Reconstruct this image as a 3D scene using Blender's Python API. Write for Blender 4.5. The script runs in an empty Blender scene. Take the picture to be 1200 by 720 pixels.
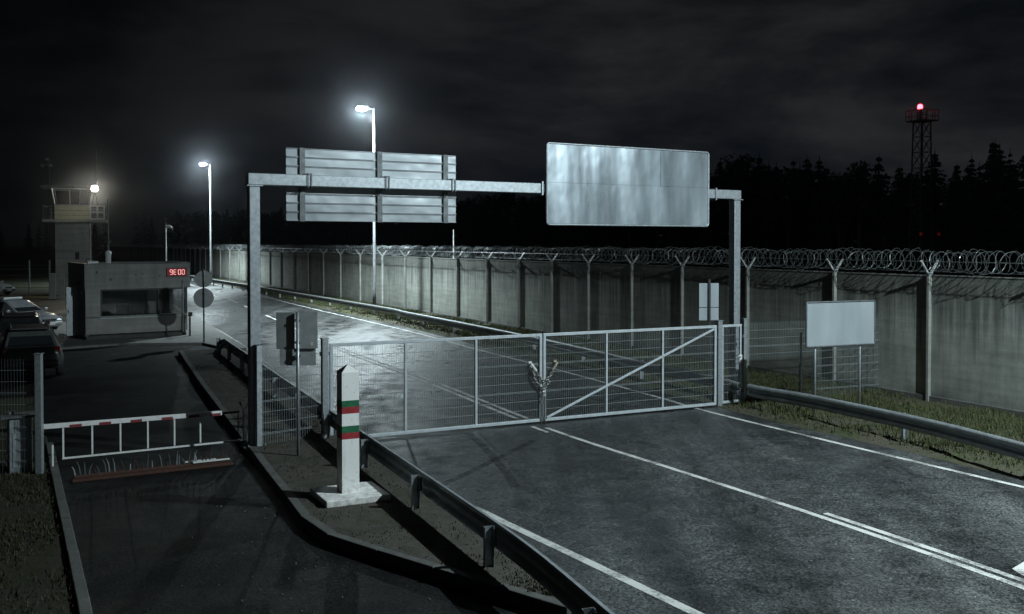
import bpy, math, random
from mathutils import Vector, Matrix, noise as mnoise
R = math.radians
random.seed(7)
scn = bpy.context.scene
col = scn.collection
V = Vector

# ------------------------------------------------------------------ camera
F, CAMH, HOR, PITCH = 1150.0, 4.0, 285.0, R(1.2)
CY = HOR + F * math.tan(PITCH)
cd = bpy.data.cameras.new('camera'); cam = bpy.data.objects.new('camera', cd); col.objects.link(cam)
cam.location = (0, 0, CAMH); cam.rotation_euler = (R(90) - PITCH, 0, 0)
cd.sensor_width = 36; cd.lens = F / 1200 * 36; cd.shift_y = -(360 - CY) / 1200
cd.clip_start = 0.1; cd.clip_end = 6000
scn.camera = cam

def ray(px, py):
    u, v = px - 600, -(py - CY)
    return V((u, v * math.sin(PITCH) + F * math.cos(PITCH), v * math.cos(PITCH) - F * math.sin(PITCH)))
def at(px, py, Y):
    d = ray(px, py); k = Y / d.y
    return V((d.x * k, Y, CAMH + d.z * k))
def G(px, py, z=0.0):
    d = ray(px, py); k = (z - CAMH) / d.z
    return V((d.x * k, d.y * k, z))

# ------------------------------------------------------------------ mesh builder
class MB:
    def __init__(s): s.v = []; s.f = []
    def add(s, vs, fs):
        b = len(s.v); s.v += [tuple(p) for p in vs]; s.f += [tuple(b + i for i in f) for f in fs]; return s
    def box(s, c, sz, rz=0.0, taper=1.0, M=None):
        hx, hy, hz = sz[0] / 2, sz[1] / 2, sz[2] / 2
        vs = []
        for z, t in ((-hz, 1.0), (hz, taper)):
            for x, y in ((-hx, -hy), (hx, -hy), (hx, hy), (-hx, hy)):
                p = V((x * t, y * t, z))
                if M: p = M @ p
                elif rz: p = Matrix.Rotation(rz, 3, 'Z') @ p
                vs.append(p + V(c))
        return s.add(vs, [(3, 2, 1, 0), (4, 5, 6, 7), (0, 1, 5, 4), (1, 2, 6, 5), (2, 3, 7, 6), (3, 0, 4, 7)])
    def bar(s, a, b, w, h=None, up=(0, 0, 1)):
        a, b = V(a), V(b); h = h or w
        d = (b - a).normalized(); u = V(up)
        if abs(d.dot(u)) > .98: u = V((0, 1, 0))
        x = d.cross(u).normalized(); y = x.cross(d).normalized()
        vs = []
        for p in (a, b):
            for i, j in ((-1, -1), (1, -1), (1, 1), (-1, 1)): vs.append(p + x * (i * w / 2) + y * (j * h / 2))
        return s.add(vs, [(3, 2, 1, 0), (4, 5, 6, 7), (0, 1, 5, 4), (1, 2, 6, 5), (2, 3, 7, 6), (3, 0, 4, 7)])
    def tube(s, pts, r, n=8, cap=True, closed=False):
        pts = [V(p) for p in pts]; m = len(pts); vs = []; fs = []
        prev = None
        for i, p in enumerate(pts):
            if closed: d = (pts[(i + 1) % m] - pts[i - 1])
            else: d = pts[min(i + 1, m - 1)] - pts[max(i - 1, 0)]
            d.normalize()
            if prev is None:
                u = V((0, 0, 1)) if abs(d.z) < .9 else V((1, 0, 0))
                x = d.cross(u).normalized()
            else:
                x = (prev - d * prev.dot(d)).normalized()
            prev = x; y = d.cross(x)
            rr = r[i] if isinstance(r, (list, tuple)) else r
            for k in range(n):
                a = 2 * math.pi * k / n
                vs.append(p + x * (math.cos(a) * rr) + y * (math.sin(a) * rr))
        for i in range(m if closed else m - 1):
            j = (i + 1) % m
            for k in range(n):
                k2 = (k + 1) % n
                fs.append((i * n + k, i * n + k2, j * n + k2, j * n + k))
        if cap and not closed:
            fs.append(tuple(range(n - 1, -1, -1))); fs.append(tuple((m - 1) * n + k for k in range(n)))
        return s.add(vs, fs)
    def lathe(s, prof, n=16, c=(0, 0, 0), M=None):
        vs = []; fs = []; m = len(prof)
        for (r, z) in prof:
            for k in range(n):
                a = 2 * math.pi * k / n
                p = V((r * math.cos(a), r * math.sin(a), z))
                if M: p = M @ p
                vs.append(p + V(c))
        for i in range(m - 1):
            for k in range(n):
                k2 = (k + 1) % n
                fs.append((i * n + k, i * n + k2, (i + 1) * n + k2, (i + 1) * n + k))
        fs.append(tuple(range(n - 1, -1, -1))); fs.append(tuple((m - 1) * n + k for k in range(n)))
        return s.add(vs, fs)
    def prism(s, poly, z0, z1):
        n = len(poly)
        a = sum(poly[i][0] * poly[(i + 1) % n][1] - poly[(i + 1) % n][0] * poly[i][1] for i in range(n))
        if a < 0: poly = poly[::-1]
        vs = [(p[0], p[1], z0) for p in poly] + [(p[0], p[1], z1) for p in poly]
        fs = [tuple(range(n - 1, -1, -1)), tuple(range(n, 2 * n))]
        for i in range(n): j = (i + 1) % n; fs.append((i, j, n + j, n + i))
        return s.add(vs, fs)
    def sheet(s, poly, z):
        n = len(poly)
        a = sum(poly[i][0] * poly[(i + 1) % n][1] - poly[(i + 1) % n][0] * poly[i][1] for i in range(n))
        if a < 0: poly = poly[::-1]
        return s.add([(p[0], p[1], z) for p in poly], [tuple(range(n))])
    def strip(s, pts, w, z, off=0.0):
        n = len(pts); vs = []; fs = []
        for i, p in enumerate(pts):
            d = V(pts[min(i + 1, n - 1)][:2]) - V(pts[max(i - 1, 0)][:2]); d.normalize()
            nn = V((-d.y, d.x)); q = V(p[:2]) + nn * off
            a = q + nn * w / 2; b = q - nn * w / 2
            vs += [(a.x, a.y, z), (b.x, b.y, z)]
        for i in range(n - 1): fs.append((2 * i, 2 * i + 1, 2 * i + 3, 2 * i + 2))
        return s.add(vs, fs)
    def sweep(s, pts, prof, side=1):
        """profile (offset to the side, height) closed, swept along points"""
        n = len(pts); m = len(prof); vs = []; fs = []
        for i, p in enumerate(pts):
            d = V(pts[min(i + 1, n - 1)][:2]) - V(pts[max(i - 1, 0)][:2]); d.normalize()
            nn = V((-d.y, d.x)) * side
            for (o, h) in prof: vs.append((p[0] + nn.x * o, p[1] + nn.y * o, p[2] + h))
        for i in range(n - 1):
            for k in range(m):
                k2 = (k + 1) % m
                fs.append((i * m + k, i * m + k2, (i + 1) * m + k2, (i + 1) * m + k))
        fs.append(tuple(range(m))); fs.append(tuple((n - 1) * m + k for k in range(m - 1, -1, -1)))
        return s.add(vs, fs)
    def build(s, name, mat, parent=None, smooth=False, bevel=0.0, kind=None, label=None):
        me = bpy.data.meshes.new(name); me.from_pydata(s.v, [], s.f)
        import bmesh
        bm = bmesh.new(); bm.from_mesh(me); bmesh.ops.recalc_face_normals(bm, faces=bm.faces); bm.to_mesh(me); bm.free()
        me.materials.append(mat)
        if smooth:
            for p in me.polygons: p.use_smooth = True
        o = bpy.data.objects.new(name, me); col.objects.link(o)
        if parent: o.parent = parent
        if bevel:
            b = o.modifiers.new('bevel', 'BEVEL'); b.width = bevel; b.segments = 2; b.limit_method = 'ANGLE'
        if kind: o['kind'] = kind
        if label: o['label'] = label
        return o

def tag(o, label, cat, group=None, kind=None):
    o['label'] = label; o['category'] = cat
    if group: o['group'] = group
    if kind: o['kind'] = kind
    return o
def thing(name, label, cat, loc=(0, 0, 0), rz=0.0, group=None):
    o = bpy.data.objects.new(name, None); col.objects.link(o); o.empty_display_size = .2
    o.location = loc; o.rotation_euler = (0, 0, rz)
    return tag(o, label, cat, group)
def dup(root, loc, rz, label=None, scale=None):
    r = root.copy(); col.objects.link(r); r.location = loc; r.rotation_euler = (0, 0, rz)
    if label: r['label'] = label
    if scale: r.scale = scale
    for ch in list(root.children):
        c = ch.copy(); col.objects.link(c); c.parent = r
        for g in ch.children:
            d = g.copy(); col.objects.link(d); d.parent = c
    return r
def smoothpts(pts, n=8):
    pts = [V(p) for p in pts]; out = []
    for i in range(len(pts) - 1):
        p0 = pts[max(i - 1, 0)]; p1 = pts[i]; p2 = pts[i + 1]; p3 = pts[min(i + 2, len(pts) - 1)]
        for k in range(n):
            t = k / n
            out.append(.5 * ((2 * p1) + (p2 - p0) * t + (2 * p0 - 5 * p1 + 4 * p2 - p3) * t * t + (3 * p1 - p0 - 3 * p2 + p3) * t ** 3))
    out.append(pts[-1]); return out
def resample(pts, step):
    pts = [V(p) for p in pts]; out = [pts[0].copy()]; acc = 0
    for a, b in zip(pts, pts[1:]):
        L = (b - a).length; d = step - acc
        while d <= L:
            out.append(a + (b - a) * (d / L)); d += step
        acc = L - (d - step)
    return out

# ------------------------------------------------------------------ materials
def newmat(name):
    m = bpy.data.materials.new(name); m.use_nodes = True
    nt = m.node_tree; bs = nt.nodes['Principled BSDF']
    return m, nt, bs
def N(nt, t, **kw):
    n = nt.nodes.new(t)
    for k, v in kw.items():
        if k in n.inputs.keys() if hasattr(n.inputs, 'keys') else False: n.inputs[k].default_value = v
        else: setattr(n, k, v)
    return n
def noise(nt, vec, scale, detail=4, rough=.55, dist=0.0):
    n = nt.nodes.new('ShaderNodeTexNoise'); n.inputs['Scale'].default_value = scale
    n.inputs['Detail'].default_value = detail; n.inputs['Roughness'].default_value = rough; n.inputs['Distortion'].default_value = dist
    if vec: nt.links.new(vec, n.inputs['Vector'])
    return n.outputs['Fac']
def ramp(nt, fac, stops):
    r = nt.nodes.new('ShaderNodeValToRGB'); e = r.color_ramp.elements
    while len(e) < len(stops): e.new(.5)
    for el, (p, c) in zip(e, stops):
        el.position = p; el.color = (c, c, c, 1) if isinstance(c, (int, float)) else (*c, 1)
    nt.links.new(fac, r.inputs['Fac']); return r.outputs['Color']
def mix(nt, fac, a, b, mode='MIX'):
    m = nt.nodes.new('ShaderNodeMix'); m.data_type = 'RGBA'; m.blend_type = mode
    for i, val in ((0, fac), (6, a), (7, b)):
        sock = m.inputs[i]
        if isinstance(val, (int, float)):
            sock.default_value = val if i == 0 else (val, val, val, 1)
        elif isinstance(val, tuple): sock.default_value = (*val, 1)
        else: nt.links.new(val, sock)
    return m.outputs[2]
def math_(nt, op, a, b=0.0):
    m = nt.nodes.new('ShaderNodeMath'); m.operation = op
    for i, val in enumerate((a, b)):
        if isinstance(val, (int, float)): m.inputs[i].default_value = val
        else: nt.links.new(val, m.inputs[i])
    return m.outputs[0]
def coords(nt, scale=(1, 1, 1), rot=(0, 0, 0), kind='Object'):
    tc = nt.nodes.new('ShaderNodeTexCoord'); mp = nt.nodes.new('ShaderNodeMapping')
    nt.links.new(tc.outputs[kind], mp.inputs['Vector']); mp.inputs['Scale'].default_value = scale; mp.inputs['Rotation'].default_value = rot
    return mp.outputs['Vector']
def bump(nt, bs, h, strength=.3, dist=.01, prev=None):
    b = nt.nodes.new('ShaderNodeBump'); b.inputs['Strength'].default_value = strength; b.inputs['Distance'].default_value = dist
    nt.links.new(h, b.inputs['Height']); nt.links.new(b.outputs['Normal'], bs.inputs['Normal']); return b
def simple(name, c1, c2, rough=.6, metal=0.0, scale=8.0, rvar=.12, bstr=.15, bscale=60, stretch=(1, 1, 1), bdist=.004):
    m, nt, bs = newmat(name)
    v = coords(nt, stretch)
    f = ramp(nt, noise(nt, v, scale, 5, .6), [(.32, 0.0), (.68, 1.0)])
    nt.links.new(mix(nt, f, c1, c2), bs.inputs['Base Color'])
    r = ramp(nt, noise(nt, v, scale * 2.3, 4), [(.3, max(0, rough - rvar)), (.7, min(1, rough + rvar))])
    nt.links.new(r, bs.inputs['Roughness']); bs.inputs['Metallic'].default_value = metal
    if bstr: bump(nt, bs, noise(nt, v, bscale, 3), bstr, bdist)
    return m
def emit(name, c, strength):
    m, nt, bs = newmat(name)
    bs.inputs['Base Color'].default_value = (*c, 1); bs.inputs['Emission Color'].default_value = (*c, 1); bs.inputs['Emission Strength'].default_value = strength
    return m

ROADROT = (0, 0, R(-25.5))
def asphalt(name, base, tone, wet=.5, rmin=.3, rmax=.75, spec=.5):
    m, nt, bs = newmat(name)
    v = coords(nt); va = coords(nt, (1, .06, 1), ROADROT); vb = coords(nt, (1, .18, 1), ROADROT)
    speck = noise(nt, v, 55, 3, .8)
    vor = nt.nodes.new('ShaderNodeTexVoronoi'); vor.inputs['Scale'].default_value = 38; nt.links.new(v, vor.inputs['Vector'])
    agg = ramp(nt, vor.outputs['Color'], [(.2, .3), (.55, .9), (.9, 1.8), (.98, 4.0)])
    big = ramp(nt, noise(nt, vb, .55, 6, .62), [(.3, .62), (.7, 1.3)])
    tracks = ramp(nt, noise(nt, va, 1.1, 3, .5), [(.35, .58), (.65, 1.3)])
    c = mix(nt, ramp(nt, noise(nt, v, .7, 6, .65), [(.35, 0.0), (.65, 1.0)]), base, tone)
    c = mix(nt, 1.0, c, agg, 'MULTIPLY'); c = mix(nt, 1.0, c, big, 'MULTIPLY'); c = mix(nt, 1.0, c, tracks, 'MULTIPLY')
    # cracks
    cr = nt.nodes.new('ShaderNodeTexVoronoi'); cr.feature = 'DISTANCE_TO_EDGE'; cr.inputs['Scale'].default_value = .23
    wv = nt.nodes.new('ShaderNodeVectorMath'); wv.operation = 'ADD'
    nz = nt.nodes.new('ShaderNodeTexNoise'); nz.inputs['Scale'].default_value = 1.5; nz.inputs['Detail'].default_value = 5; nt.links.new(v, nz.inputs['Vector'])
    nt.links.new(v, wv.inputs[0]); nt.links.new(nz.outputs['Color'], wv.inputs[1]); nt.links.new(wv.outputs[0], cr.inputs['Vector'])
    crk = ramp(nt, cr.outputs['Distance'], [(0.0, .35), (.006, 1.0)])
    c = mix(nt, 1.0, c, crk, 'MULTIPLY')
    nt.links.new(c, bs.inputs['Base Color'])
    w = mix(nt, .5, noise(nt, vb, .35, 6, .6, .8), noise(nt, v, 1.7, 5, .65))
    r = ramp(nt, w, [(wet - .16, rmin), (wet + .02, (rmin + rmax) / 2), (wet + .16, rmax)])
    nt.links.new(r, bs.inputs['Roughness']); bs.inputs['Specular IOR Level'].default_value = spec
    nt.links.new(mix(nt, 1.0, c, ramp(nt, w, [(wet - .13, .5), (wet + .05, 1.1)]), 'MULTIPLY'), bs.inputs['Base Color'])
    h = mix(nt, .6, vor.outputs['Distance'], speck)
    bump(nt, bs, h, .55, .012)
    return m
M = {}
M['road'] = asphalt('road_asphalt', (.042, .045, .046), (.070, .073, .071), .50, .15, .72)
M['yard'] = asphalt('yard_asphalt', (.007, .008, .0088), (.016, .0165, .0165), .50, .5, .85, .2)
M['pave'] = simple('paving_concrete', (.12, .12, .115), (.2, .2, .19), .8, 0, 3, .1, .4, 40)

def paint_mat():
    m, nt, bs = newmat('road_marking_paint')
    v = coords(nt)
    wear = ramp(nt, mix(nt, .6, noise(nt, v, 22, 4, .7), noise(nt, v, 1.6, 4)), [(.38, 0.0), (.52, 1.0)])
    nt.links.new(mix(nt, wear, (.13, .13, .125), (.56, .56, .535)), bs.inputs['Base Color'])
    bs.inputs['Roughness'].default_value = .6
    bump(nt, bs, noise(nt, v, 70, 3), .4, .005); return m
M['paint'] = paint_mat()

def ground_mat(name, g1, g2, d1, d2, bias, sc=.6, bs_=.9):
    m, nt, bs = newmat(name)
    v = coords(nt)
    gr = mix(nt, noise(nt, v, 14, 5, .7), g1, g2); dr = mix(nt, noise(nt, v, 26, 5, .75), d1, d2)
    k = ramp(nt, mix(nt, .45, noise(nt, v, sc, 6, .65, .3), noise(nt, v, 9, 5, .7)), [(bias - .07, 0.0), (bias + .07, 1.0)])
    nt.links.new(mix(nt, k, dr, gr), bs.inputs['Base Color'])
    bs.inputs['Roughness'].default_value = .95; bs.inputs['Specular IOR Level'].default_value = .15
    h = mix(nt, .5, noise(nt, v, 34, 6, .75), noise(nt, v, 7, 4, .6))
    bump(nt, bs, h, bs_, .05); return m
M['ground'] = ground_mat('verge_ground', (.034, .045, .02), (.062, .075, .03), (.06, .052, .04), (.105, .095, .075), .52)
M['island'] = ground_mat('island_ground', (.034, .034, .022), (.062, .06, .044), (.048, .045, .038), (.105, .098, .086), .54, 1.3, .5)
M['dirt'] = ground_mat('bare_soil', (.022, .027, .013), (.04, .043, .023), (.028, .024, .019), (.062, .055, .044), .52, .9)

def concrete(name, c1, c2, dark, vstretch=True, scale=1.0, panels=False):
    m, nt, bs = newmat(name)
    v = coords(nt); vs = coords(nt, (2.2, 2.2, .22)); vh = coords(nt, (.4, .4, 6))
    b = mix(nt, ramp(nt, noise(nt, v, 1.2 * scale, 7, .68), [(.34, 0.0), (.66, 1.0)]), c1, c2)
    streak = ramp(nt, noise(nt, vs, 1.6 * scale, 6, .65), [(.36, 0.0), (.60, 1.0)])
    b = mix(nt, mix(nt, .62, streak, 1.0), dark, b)
    fine = ramp(nt, noise(nt, v, 38, 4, .7), [(.25, .8), (.75, 1.15)])
    b = mix(nt, 1.0, b, fine, 'MULTIPLY')
    hz = ramp(nt, noise(nt, vh, 1.0, 3, .5), [(.35, .86), (.65, 1.08)])
    b = mix(nt, 1.0, b, hz, 'MULTIPLY')
    spots = ramp(nt, noise(nt, v, 5.5, 2, .5), [(.24, .35), (.29, 1.0)])
    b = mix(nt, 1.0, b, spots, 'MULTIPLY')
    if panels:   # panels cast apart differ in tone; rain has run down from the coping, damp has crept up from the soil
        oi = nt.nodes.new('ShaderNodeObjectInfo')
        b = mix(nt, 1.0, b, ramp(nt, oi.outputs['Random'], [(0.0, .82), (1.0, 1.2)]), 'MULTIPLY')
        sp = nt.nodes.new('ShaderNodeSeparateXYZ'); nt.links.new(v, sp.inputs[0])
        vr = coords(nt, (7, 7, .12)); run = noise(nt, vr, 1.0, 5, .65)
        hz_ = math_(nt, 'ADD', math_(nt, 'MULTIPLY', sp.outputs['Z'], .22), math_(nt, 'MULTIPLY', run, .9))
        b = mix(nt, 1.0, b, ramp(nt, hz_, [(.80, 1.0), (1.06, .55), (1.2, .45)]), 'MULTIPLY')
        dz = math_(nt, 'ADD', math_(nt, 'MULTIPLY', sp.outputs['Z'], .8), math_(nt, 'MULTIPLY', noise(nt, v, 2.2, 5, .7), .9))
        b = mix(nt, 1.0, b, ramp(nt, dz, [(.40, .5), (.85, 1.0)]), 'MULTIPLY')
    nt.links.new(b, bs.inputs['Base Color']); bs.inputs['Roughness'].default_value = .88
    h = mix(nt, .5, noise(nt, v, 60, 4, .7), noise(nt, vh, 1.3, 3))
    bump(nt, bs, h, .45, .012); return m
M['wall'] = concrete('weathered_concrete', (.215, .228, .203), (.335, .35, .31), (.10, .106, .095), panels=True)
M['wallpost'] = concrete('pale_post_concrete', (.22, .225, .205), (.31, .315, .29), (.13, .135, .125), scale=1.5)
M['booth'] = concrete('booth_render', (.31, .31, .285), (.39, .385, .355), (.2, .195, .175), scale=.8)
M['tower'] = concrete('tower_concrete', (.42, .43, .40), (.52, .53, .5), (.30, .30, .28), scale=.6)
M['fascia'] = concrete('fascia_panel', (.25, .25, .24), (.33, .33, .31), (.13, .13, .12), scale=1.0)
M['kerb'] = concrete('kerb_stone', (.075, .077, .072), (.125, .125, .116), (.04, .04, .036), scale=2.0)
M['galv'] = simple('galvanised_steel', (.27, .30, .32), (.43, .46, .48), .46, .55, 16, .12, .12, 80)
M['rail'] = simple('weathered_rail_steel', (.20, .22, .23), (.32, .345, .355), .5, .45, 5, .13, .15, 50, (1, 1, .6))
M['armsteel'] = simple('pale_arm_steel', (.42, .44, .43), (.55, .57, .56), .5, .3, 12)
M['polesteel'] = simple('dull_lamp_pole', (.10, .105, .11), (.16, .165, .17), .6, .2, 3)
M['darkgalv'] = simple('dull_steel', (.085, .095, .10), (.16, .17, .175), .55, .4, 6)
M['gate'] = simple('gate_grey_paint', (.38, .42, .44), (.50, .54, .56), .5, .2, 9, .1, .12, 60)
M['wire'] = simple('fence_wire', (.26, .29, .30), (.38, .41, .42), .5, .5, 20)
M['razor'] = simple('razor_wire', (.11, .12, .122), (.20, .215, .22), .45, .6, 6, .1, 0)
M['white'] = simple('white_painted_concrete', (.80, .80, .78), (.88, .88, .86), .55, 0, 7, .1, .2, 50)
def limewash():
    m, nt, bs = newmat('white_painted_concrete'); v = coords(nt); vs = coords(nt, (6, 6, .8))
    c = mix(nt, noise(nt, v, 6, 4), (.80, .80, .78), (.88, .88, .86))
    sp = nt.nodes.new('ShaderNodeSeparateXYZ'); nt.links.new(v, sp.inputs[0])
    mud = math_(nt, 'ADD', math_(nt, 'MULTIPLY', sp.outputs['Z'], .55), noise(nt, v, 9, 6, .75))
    c = mix(nt, ramp(nt, mud, [(.40, .75), (.64, 0.0)]), c, (.30, .28, .23))
    c = mix(nt, ramp(nt, noise(nt, vs, 2.2, 5, .7), [(.56, 0.0), (.72, .35)]), c, (.42, .41, .36))
    c = mix(nt, ramp(nt, noise(nt, v, 24, 4, .6), [(.66, 0.0), (.69, .8)]), c, (.36, .36, .34))
    nt.links.new(c, bs.inputs['Base Color']); bs.inputs['Roughness'].default_value = .6
    bump(nt, bs, noise(nt, v, 45, 4), .35, .006); return m
M['white'] = limewash()
M['whitesteel'] = simple('white_painted_steel', (.58, .58, .57), (.74, .74, .73), .5, 0, 10)
M['red'] = simple('red_paint', (.26, .02, .025), (.37, .035, .04), .5, 0, 9)
M['darkred'] = simple('faded_dark_red_paint', (.13, .016, .02), (.2, .025, .03), .6, 0, 9)
M['green'] = simple('green_paint', (.010, .10, .045), (.02, .15, .07), .5, 0, 9)
M['rust'] = simple('rusty_iron', (.038, .02, .014), (.085, .034, .022), .85, .1, 18, .1, .5, 60)
M['black'] = simple('black_plastic', (.012, .012, .013), (.022, .022, .023), .5, 0, 10)
M['darkframe'] = simple('dark_window_frame', (.02, .022, .024), (.04, .042, .044), .5, .2, 10)
M['signback'] = simple('grey_sign_back', (.23, .245, .245), (.31, .325, .325), .5, .3, 6)
M['rubber'] = simple('tyre_rubber', (.015, .015, .015), (.03, .03, .03), .85, 0, 30)
M['interior'] = simple('dim_interior', (.08, .08, .075), (.13, .13, .12), .9, 0, 3)
M['chain'] = simple('steel_chain', (.22, .21, .2), (.42, .4, .38), .4, .8, 30)
M['brass'] = simple('brass_lock', (.4, .36, .26), (.6, .56, .45), .4, .7, 20)
M['cream'] = simple('cream_cladding', (.42, .41, .32), (.55, .53, .42), .6, 0, 4, .1, .1)
M['bark'] = simple('dark_bark', (.03, .024, .018), (.06, .05, .04), .95, 0, 6)
M['mast'] = simple('dark_mast_steel', (.03, .028, .028), (.06, .055, .055), .6, .5, 5)

def glass(name, tint=(.7, .8, .8), rough=.02, alpha=.32):
    m, nt, bs = newmat(name)
    v = coords(nt)
    bs.inputs['Base Color'].default_value = (.02, .024, .026, 1)
    nt.links.new(ramp(nt, noise(nt, v, 2.2, 4), [(.35, rough), (.7, rough + .08)]), bs.inputs['Roughness'])
    bs.inputs['Alpha'].default_value = alpha; bs.inputs['Specular IOR Level'].default_value = .7
    return m
M['glass'] = glass('window_glass'); M['carglass'] = glass('car_glass', alpha=.93)

def foliage():
    m, nt, bs = newmat('conifer_needles')
    v = coords(nt)
    nt.links.new(mix(nt, ramp(nt, noise(nt, v, 1.1, 4, .7), [(.3, 0.0), (.7, 1.0)]), (.010, .022, .010), (.032, .060, .024)), bs.inputs['Base Color'])
    bs.inputs['Roughness'].default_value = .9; bs.inputs['Specular IOR Level'].default_value = .1; return m
M['needles'] = foliage()
def grassm(name, a, b, c):
    m, nt, bs = newmat(name)
    v = coords(nt)
    k = mix(nt, ramp(nt, noise(nt, v, 1.2, 5, .7), [(.35, 0.0), (.65, 1.0)]), a, b)
    k = mix(nt, ramp(nt, noise(nt, v, 30, 2), [(.5, 0.0), (.66, 1.0)]), k, c)
    nt.links.new(k, bs.inputs['Base Color']); bs.inputs['Roughness'].default_value = .8; bs.inputs['Specular IOR Level'].default_value = .2
    return m
M['grass'] = grassm('grass_blades', (.036, .050, .018), (.062, .074, .03), (.12, .11, .06))
M['drygrass'] = grassm('dry_grass_blades', (.022, .028, .012), (.045, .045, .022), (.08, .07, .04))

def alu_panel(name, c1, c2, rough, metal, wav, wscale=(3.2, 1, .35), wdist=.06, warp=.02):
    """bare aluminium sheet: slightly buckled, so lamps smear over it in upright streaks"""
    m, nt, bs = newmat(name)
    v = coords(nt); vs = coords(nt, wscale); vf = coords(nt, (60, 1, .8)); vp = coords(nt, (1.3, 1, 1.0))
    f = ramp(nt, noise(nt, vs, 1.3, 4, .55), [(.3, 0.0), (.7, 1.0)])
    nt.links.new(mix(nt, f, c1, c2), bs.inputs['Base Color'])
    r = ramp(nt, noise(nt, vs, 1.0, 5, .6), [(.3, rough - .1), (.7, rough + .12)])
    nt.links.new(r, bs.inputs['Roughness']); bs.inputs['Metallic'].default_value = metal
    h = mix(nt, .35, noise(nt, vs, .9, 2, .45), noise(nt, vp, 1.2, 2, .4))
    b1 = nt.nodes.new('ShaderNodeBump'); b1.inputs['Strength'].default_value = wav; b1.inputs['Distance'].default_value = wdist
    nt.links.new(h, b1.inputs['Height'])
    b2 = nt.nodes.new('ShaderNodeBump'); b2.inputs['Strength'].default_value = .06; b2.inputs['Distance'].default_value = .003
    nt.links.new(noise(nt, vf, 3, 3), b2.inputs['Height']); nt.links.new(b1.outputs['Normal'], b2.inputs['Normal'])
    nt.links.new(b2.outputs['Normal'], bs.inputs['Normal']); return m
M['aluface'] = alu_panel('bare_aluminium_sheet', (.33, .38, .415), (.43, .48, .515), .33, .7, 1.0, (1.5, 1, .3), .09)
M['aluplank'] = alu_panel('aluminium_plank', (.24, .265, .28), (.33, .35, .365), .40, .5, .7, (1.2, 1, 2.0))
M['boardface'] = alu_panel('pale_board_face', (.33, .37, .40), (.43, .47, .49), .42, .35, .8, (1.6, 1, .5), .05)

LAMPC = (.79, .95, 1.0)
M['lamp'] = emit('lamp_lens', LAMPC, 260.0)
M['flood'] = emit('flood_lens', (1.0, .95, .75), 320.0)
M['beacon'] = emit('red_beacon', (1.0, .05, .07), 14.0)
M['beacon2'] = emit('red_marker', (1.0, .06, .04), .012)
M['led'] = emit('led_digits', (1.0, .42, .40), 1.3)
M['ledback'] = emit('led_panel', (.16, .003, .005), .35)

# ------------------------------------------------------------------ world: night sky with low cloud
w = bpy.data.worlds.new('World'); scn.world = w; w.use_nodes = True
nt = w.node_tree; bg = nt.nodes['Background']
vv = coords(nt, (1.0, 1.0, 3.2), kind='Generated')
cl = mix(nt, .35, noise(nt, vv, 2.1, 7, .58, .5), noise(nt, vv, 5.5, 6, .6))
cl = ramp(nt, cl, [(.42, 0.0), (.5, .35), (.585, 1.0)])
sky = mix(nt, cl, (.0044, .0056, .0076), (.0215, .0225, .0245))
sep = nt.nodes.new('ShaderNodeSeparateXYZ'); tc = nt.nodes.new('ShaderNodeTexCoord'); nt.links.new(tc.outputs['Generated'], sep.inputs[0])
# town glow lies low and to the right; the sky is blackest up to the left
gx = ramp(nt, math_(nt, 'ADD', math_(nt, 'MULTIPLY', sep.outputs['X'], .9), .5), [(0.0, .12), (.16, .26), (.3, .62), (.5, 1.0), (1.0, .85)])
gz = ramp(nt, math_(nt, 'MULTIPLY', sep.outputs['Z'], 1.0), [(0.0, 1.05), (.1, 1.0), (.3, .55), (1.0, .2)])
sky = mix(nt, 1.0, sky, gx, 'MULTIPLY'); sky = mix(nt, 1.0, sky, gz, 'MULTIPLY')
nt.links.new(sky, bg.inputs['Color']); bg.inputs['Strength'].default_value = 1.0

def light(name, kind, loc, power, color=LAMPC, size=.12, spot=None, blend=.6, direction=(0, 0, -1), parent=None):
    d = bpy.data.lights.new(name, kind); d.energy = power; d.color = color; d.shadow_soft_size = size
    if kind == 'SPOT': d.spot_size = spot; d.spot_blend = blend
    o = bpy.data.objects.new(name, d); col.objects.link(o); o.location = loc
    o.rotation_euler = V(direction).to_track_quat('-Z', 'Y').to_euler()
    if parent: o.parent = parent
    return o

# ------------------------------------------------------------------ ground, roads
MB().sheet([(-900, -40), (900, -40), (900, 1500), (-900, 1500)], 0).build('ground', M['ground'], kind='structure')

cen = smoothpts([G(1420, 775), G(1200, 690), G(960, 606), G(800, 554), G(640, 502), G(500, 446.5), G(400, 410), G(330, 378), G(258, 347), G(200, 325)], 6)
rgt = smoothpts([G(1600, 662), G(1330, 601), G(1200, 572), G(1073, 542), G(956, 514), G(826, 482), G(760, 463), G(653, 434), G(555, 409), G(475, 387.5), G(370, 363), G(325, 352), G(262, 336), G(205, 321)], 6)
lft = smoothpts([G(1000, 810), G(815, 720), G(690, 660), G(565, 600), G(480, 552), G(277.5, 401), G(217, 367), G(185, 346), G(150, 324)], 6)
def offs(pts, o):
    out = []
    for i, p in enumerate(pts):
        d = V(pts[min(i + 1, len(pts) - 1)][:2]) - V(pts[max(i - 1, 0)][:2]); d.normalize()
        out.append(V((p[0] - d.y * o, p[1] + d.x * o, p[2])))
    return out
# offs(+) lies left of the travel direction (away from the camera, to the left)
ro = offs(rgt, -.55); lo = offs(lft, .9)
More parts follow.
